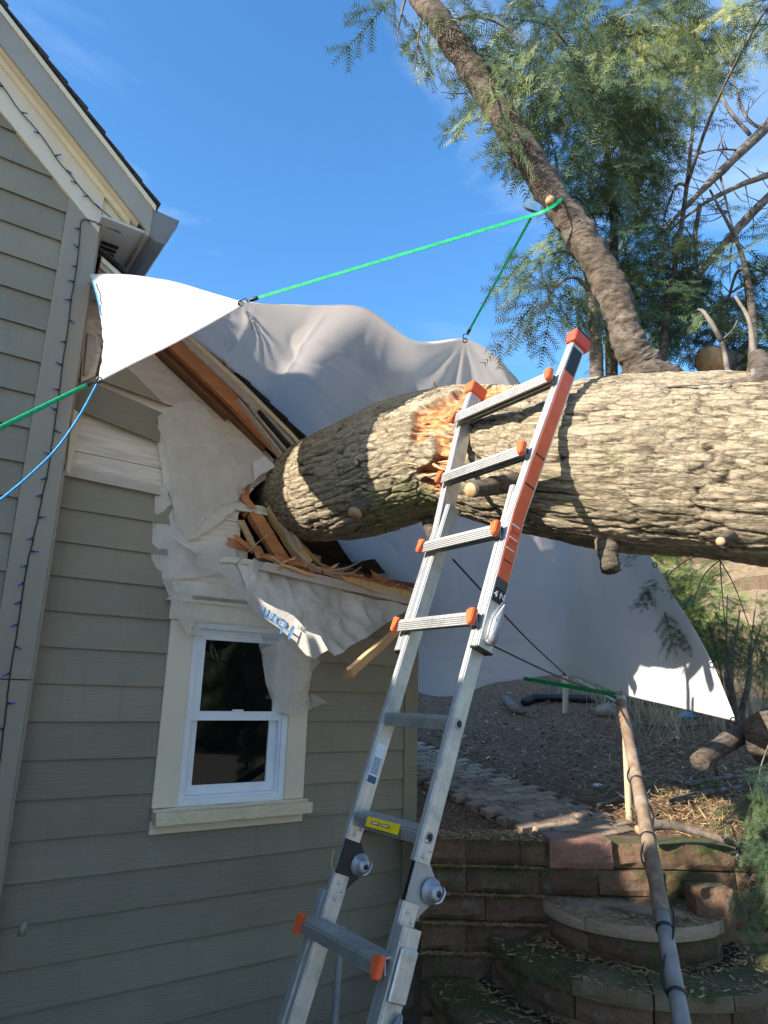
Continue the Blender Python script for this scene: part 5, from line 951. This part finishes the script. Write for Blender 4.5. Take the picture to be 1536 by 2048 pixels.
tube('upper_pole', [PP(t) for t in np.linspace(-.02, .80, 26)], np.linspace(.030, .033, 26)*(1+.05*np.sin(np.arange(26)*2.1)), M['pole'], lp_, 14, world=True); tube('lower_pipe', [PP(t) for t in np.linspace(.78, 1.75, 20)], .030, M['pipe'], lp_, 14, world=True)
for t in (.42, .61, .83, .95): tube('tape_band', [PP(t), PP(t+.006)], .0345, M['black'], lp_, 14, world=True)
tube('pole_cap', [PP(-.03), PP(.02)], .034, M['gutter'], lp_, 14, world=True)
sl_ = empty('patio_light_cord', tuple(PP(.3)), 'black cord with clear bulbs wound down the leaning pole', 'string lights'); hx = [PP(t)+.042*(np.cos(t*24)*CX+np.sin(t*24)*np.array([0, -1, 0])) for t in np.linspace(.1, 1.1, 120)]; tube('cord', hx, .0045, M['black'], sl_, 6, world=True)
for px, py, yy in ((1290, 1712, 3.75), (1478, 1712, 4.2)):
    b = U(px, py, yy); tube('bulb_socket', [b+np.array([0, 0, .055]), b+np.array([0, 0, .015])], [.012, .014], M['black'], sl_, 10, world=True); tube('bulb', [b+np.array([0, 0, .015]), b, b-np.array([0, 0, .02]), b-np.array([0, 0, .034])], [.010, .018, .016, .004], M['clear'], sl_, 12, world=True); tube('drop_wire', [b+np.array([0, 0, .054]), b+np.array([-.02, 0, .14]), b+np.array([-.05, .02, .22])], .003, M['black'], sl_, 5, world=True)
bpst = terr(1131, 1428); thing_tube('stake', [bpst, lerp(bpst, U(1131, 1352, bpst[1]), .5), U(1131, 1352, bpst[1])], [.035]*3, 'pale', 'short pale stake at the far edge of the tarp', 'stake')
for (a, b, lab) in ((U(905, 1118, 2.9), U(1130, 1349, 5.38), 'upper of two thin black cords stretched under the tarp'), (U(945, 1272, 3.0), U(1240, 1398, 4.42), 'lower of two thin black cords stretched under the tarp')):
    thing_tube('black_cord', [a, lerp(a, b, .5)-np.array([0, 0, .02]), b], .0045, 'black', lab, 'cord', 'strand', 6)
for (a, b, lab) in ((U(1048, 1357, 5.3), U(1236, 1390, 4.40), 'flat green strap from pole top to far tarp edge, upper one'), (U(1150, 1357, 5.3), U(1240, 1408, 4.38), 'flat green strap from pole top to far tarp edge, lower one')):
    e_ = empty('green_strap', tuple(a), lab, 'strap'); band('webbing', [lerp(a, b, t) for t in np.linspace(0, 1, 6)], .03, .004, -FW, 'green', e_)
hp = [terr(1048, 1412), terr(1075, 1404), terr(1130, 1404), terr(1220, 1408), terr(1300, 1415), terr(1400, 1422)]; hs_ = empty('drain_hose', tuple(hp[0]), 'black corrugated drain hose lying across the back of the terrace', 'hose')
HC = curve([p+np.array([0, 0, .05]) for p in hp], 150); tube('hose', HC, .05*(1+.10*(np.arange(150) % 2)), M['black'], hs_, 10, world=True)
th_ = [terr(1012, 1408)+np.array([0, 0, .06]), terr(1030, 1425)+np.array([0, 0, .05]), terr(1050, 1432)+np.array([0, 0, .04])]; tube('split_end', th_, [.05, .06, .03], M['twig'], hs_, 8, world=True)
def rocky(name, c, s_, m, lab, cat, seed=1):
    bm = bmesh.new(); bmesh.ops.create_icosphere(bm, subdivisions=3, radius=1); co = np.array([v.co for v in bm.verts]); co = co*(1+.3*fbm(co*1.5+seed, 3, seed))[:, None]*np.array(s_)+c
    for v_, p in zip(bm.verts, co): v_.co = p
    return tag(bmobj(name, bm, M[m], None, True), lab, cat)
rc = terr(1218, 1432); rocky('rock', rc+np.array([0, 0, .05]), (.16, .1, .09), 'rock', 'pale field rock at the back of the terrace behind the stake', 'rock', 3)
bc = terr(1195, 1576); thing_tube('bottle_cap', [bc+np.array([0, 0, .012]), bc+np.array([.0, .0, .022]), bc+np.array([0, 0, .03])], [.032, .035, .03], 'paper', 'small pale blue lid lying on the mulch', 'lid', 'lid')
bt2 = terr(1375, 1440); rocky('blue_scrap', bt2+np.array([0, 0, .04]), (.1, .05, .04), 'blue_rope', 'crumpled blue plastic scrap on the ground behind the tarp corner', 'plastic scrap', 5)
def log(name, P, r, lab, m='limb', cat='log', ends=True, n=24):
    e = empty(name, tuple(P[0]), lab, cat); PC = branch('bark', P, r, e, m, n, 16, .12, 12, seed=4)
    if ends:
        for a, b, rr_ in ((PC[0], PC[1], r[0]), (PC[-1], PC[-2], r[-1])): d = (a-b)/np.linalg.norm(a-b); v, f = tube_vf([a-d*.003, a+d*.003, a+d*.0035], [rr_*.94, rr_*.92, .001], 16); mesh('cut_face', v, f, M['cut'], e, True, True)
    return e
log('cut_branch', [U(1398, 1524, 3.25), U(1440, 1495, 3.35), U(1500, 1458, 3.5), U(1590, 1405, 3.7)], [.043, .045, .047, .05], 'thick cut branch jutting in at the right under the tarp corner', 'limb', 'log', False)
log('cut_log', [U(1548, 1480, 3.2), U(1620, 1470, 3.5), U(1800, 1460, 4.2)], [.13, .135, .14], 'round cut log end at the right edge beside the cut branch', 'limb', 'log', False)
log('grey_log', [U(1422, 722, 3.0), U(1440, 726, 3.3), U(1480, 730, 3.9)], [.075, .08, .08], 'grey rounded log end peeking over the trunk', 'lichen')
log('fallen_stick', [U(1275, 1660, 4.2), U(1330, 1650, 4.25), U(1400, 1665, 4.2), U(1490, 1695, 4.1)], [.025, .026, .022, .014], 'crooked brown stick lying on top of the retaining wall', 'twig')
k_ = 0
for (pp, r0, lab) in (([(1270, 1452), (1340, 1462), (1430, 1455)], .02, 'long dark stick lying across the mulch behind the stake'), ([(1340, 1618), (1400, 1600), (1490, 1585)], .022, 'pale stick on the sunny litter, nearest the wall'), ([(1370, 1580), (1430, 1570), (1500, 1560)], .018, 'pale stick on the sunny litter, second from the wall'), ([(1345, 1560), (1375, 1590), (1380, 1630)], .010, 'thin bent twig crossing the pale sticks'), ([(1400, 1545), (1370, 1580), (1350, 1600)], .008, 'thin forked twig beside the pale sticks'), ([(1195, 1622), (1240, 1605), (1228, 1592)], .014, 'short broken stub of wood at the path edge')):
    log('stick', [terr(x, y)+np.array([0, 0, r0+.02]) for x, y in pp], [r0, r0*.95, r0*.7][:len(pp)], lab, 'lichen' if 'pale' in lab else 'twig', 'stick', False, 14)
log('grey_pipe', [U(683, 1852, 3.3), U(676, 1950, 3.25), U(668, 2060, 3.2), U(662, 2150, 3.15)], [.016]*4, 'thin grey pipe standing behind the lower rungs of the ladder', 'pipe', 'pipe', False)
tube('hook_ring', curve([U(668, 1700, 2.5), U(662, 1725, 2.5), U(668, 1748, 2.5), U(676, 1742, 2.5)], 14), .004, M['pale'], None, 6).name = 'brass_ring'
tag(bpy.data.objects['brass_ring'], 'brass coloured ring hanging behind the left ladder hinge', 'ring')

# ---------------------------------------------------------------- other plants
bare = empty('bare_tree', tuple(U(1700, 900, 4.3)), 'leafless lichen-covered branches reaching in from the upper right', 'tree')
for P, r in (([U(1720, 60, 4.0), U(1536, 250, 3.9), U(1440, 345, 3.85), U(1385, 400, 3.8), U(1300, 490, 3.8)], [.05, .035, .026, .018, .006]), ([U(1720, 300, 4.0), U(1536, 350, 3.9), U(1420, 400, 3.9), U(1340, 460, 3.85)], [.03, .022, .014, .005]), ([U(1700, 250, 4.1), U(1530, 400, 4.0), U(1430, 510, 3.95), U(1350, 610, 3.9), U(1290, 690, 3.9)], [.045, .03, .024, .018, .006]), ([U(1500, 270, 3.9), U(1455, 215, 3.9), U(1430, 150, 3.9), U(1415, 90, 3.9)], [.014, .012, .008, .003]), ([U(1525, 260, 3.9), U(1490, 230, 3.9), U(1465, 150, 3.9), U(1445, 40, 3.9), U(1450, -20, 3.9)], [.012, .01, .007, .005, .003]), ([U(1480, 300, 3.88), U(1430, 300, 3.8), U(1380, 315, 3.8)], [.007, .005, .002]), ([U(1400, 410, 3.85), U(1390, 480, 3.85), U(1400, 560, 3.85), U(1440, 640, 3.9)], [.016, .014, .01, .003]), ([U(1440, 350, 3.85), U(1470, 470, 3.85), U(1510, 560, 3.9)], [.008, .006, .002]), ([U(1600, 520, 3.6), U(1536, 545, 3.6), U(1480, 575, 3.6), U(1440, 600, 3.6)], [.012, .01, .007, .003])):
    PC = branch('branch', P, r, bare, 'lichen', 28, 8, .3, 14)
    for _ in range(12):
        i = rnd.randrange(5, 27); q0 = PC[i]; d = np.array([rnd.gauss(-.4, .8), rnd.gauss(0, .5), rnd.gauss(-.2, .8)]); d /= np.linalg.norm(d); l = rnd.uniform(.08, .3); branch('twig', [q0, q0+d*l*.5+np.array([0, 0, rnd.uniform(-.04, .04)]), q0+d*l], [.005, .003, .0015], bare, 'lichen', 8, 5, .2)
def hang(name, lab, cat, spec, m, seed, root, sprs=SPR, scale=(.7, 1.1), grp=None):
    e = empty(name, tuple(root), lab, cat, grp); r = np.random.default_rng(seed); pos = []; dirs = []; sc = []; tn = []
    for (x, y, Yd, rx, ry, rY, n, tone) in spec:
        c = U(x, y, Yd); branch('branch', [root, lerp(root, c, .5)+np.array([0, 0, .06]), c, c+np.array([0, 0, -.1])], [.003, .003, .0025, .002], e, 'twig', 14, 6, .2)
        for _ in range(n):
            q = r.normal(size=3)*.5; p = U(x+q[0]*rx, y+q[1]*ry, Yd+q[2]*rY); pos.append(p); hd = (p-root); hd /= np.linalg.norm(hd); dirs.append(hd*.6+np.array([0, 0, -.5])+r.normal(size=3)*.4); sc.append(r.uniform(*scale)); tn.append(tone)
    foliage('foliage', sprs, pos, dirs, sc, m, e, seed, tn); return e
hang('fir_bough', 'dark drooping fir bough hanging below the trunk beside the tarp', 'branch', [(1330, 1160, 3.4, 60, 50, .2, 10, .15), (1380, 1230, 3.5, 60, 50, .2, 12, .15), (1450, 1250, 3.4, 60, 40, .2, 10, .1), (1510, 1290, 3.3, 50, 40, .2, 8, .1)], M['needle'], 201, U(1440, 1120, 3.3), SPRS, (.5, .8))
hang('fir_bough', 'dark fir bough hanging at the lower right edge over the wall', 'branch', [(1520, 1540, 2.9, 30, 50, .1, 8, .2), (1515, 1640, 2.9, 28, 60, .1, 12, .25), (1530, 1740, 2.9, 26, 50, .1, 8, .15)], M['needle'], 202, U(1600, 1420, 3.1), SPR, (.5, .8))
hang('young_fir', 'sunlit yellow-green young fir growing behind the tarp', 'tree', [(1330, 1140, 5.6, 60, 60, .4, 40, .8), (1370, 1220, 5.6, 60, 70, .4, 50, .8), (1410, 1310, 5.6, 60, 50, .4, 40, .7), (1440, 1180, 5.8, 60, 70, .4, 26, .7)], M['needle_y'], 203, np.array([2.75, 5.9, float(zt(2.75, 5.9))]), SPR, (.8, 1.3))
hang('young_fir', 'small bluish fir seedling at the right behind the cut branch', 'tree', [(1490, 1340, 4.6, 50, 30, .3, 12, .5), (1530, 1300, 4.6, 30, 40, .3, 8, .6), (1440, 1400, 4.6, 40, 25, .3, 8, .3)], M['needle'], 204, np.array([2.5, 4.8, float(zt(2.5, 4.8))]), SPRS, (.5, .8))
shr = empty('bare_shrub', tuple(terr(1460, 1460)), 'multi-stemmed leafless shrub with cut stems behind the tarp corner', 'shrub'); b0 = U(1470, 1450, 4.7)
for (x, y, r0) in ((1465, 1285, .026), (1500, 1290, .024), (1440, 1300, .012), (1420, 1250, .008), (1480, 1220, .008), (1530, 1230, .01), (1400, 1330, .008), (1455, 1190, .006), (1515, 1180, .006)):
    e_ = U(x, y, 4.7+rnd.uniform(-.2, .3)); branch('stem', [b0+np.array([rnd.uniform(-.05, .05), 0, -.12]), lerp(b0, e_, .5)+np.array([rnd.uniform(-.04, .04), 0, 0]), e_], [r0, r0*.85, r0*.6], shr, 'twig', 16, 7, .2)
# unseen shrubs added to shade the steps; trees that show in the window
def hedge(x, y, h, w, lab, seed, nm='shade_shrub', cat='shrub', grp='added shade shrubs'):
    e = empty(nm, (x, y, 0), lab, cat, grp); tube('trunk', [(0, 0, 0), (0, 0, h*.5)], [.07, .04], M['twig'], e, 8)
    bm = bmesh.new(); bmesh.ops.create_icosphere(bm, subdivisions=5, radius=1); co = np.array([v.co for v in bm.verts]); k = 1+.22*fbm(co*2.5+seed, 4, seed)+.16*fbm(co*9+seed, 3, seed+1); co = co*k[:, None]*np.array([w/2, w/2, h/2])*np.array([1, 1, 1])+np.array([0, 0, h/2+.05])
    for v_, p in zip(bm.verts, co): v_.co = p
    o = bmobj('crown', bm, M['needle'], e, True); a = o.data.attributes.new('rnd', 'FLOAT', 'POINT'); a.data.foreach_set('value', np.clip(.3+.4*fbm(co*8, 3, seed), 0, 1).astype(np.float32))
pv = np.array([SUN_AZ[1]*-1, SUN_AZ[0]]);
for i, (qq, h) in enumerate(((-3.15, 3.6), (-2.5, 3.5), (-1.9, 3.45), (-1.2, 3.3), (-.5, 3.0), (.3, 3.05))):
    p = qq*pv+1.95*SUN_AZ; hedge(p[0], p[1], h, .95, 'evergreen shrub %s in the row added for shade left of the camera' % ['nearest the house', 'second from the house', 'third from the house', 'fourth from the house', 'fifth from the house', 'farthest from the house'][i], i)
for i, (x, y, h, w) in enumerate(((15, -6, 6, 3.6), (15.5, -1.5, 6.5, 4), (14.5, -10.5, 6.5, 4), (15, 3.5, 6, 4), (12, -15, 6, 4))): hedge(x, y, h, w, 'tall evergreen tree reflected darkly in the window, far across the yard', 20+i, 'evergreen_tree', 'tree', 'evergreens across the yard')
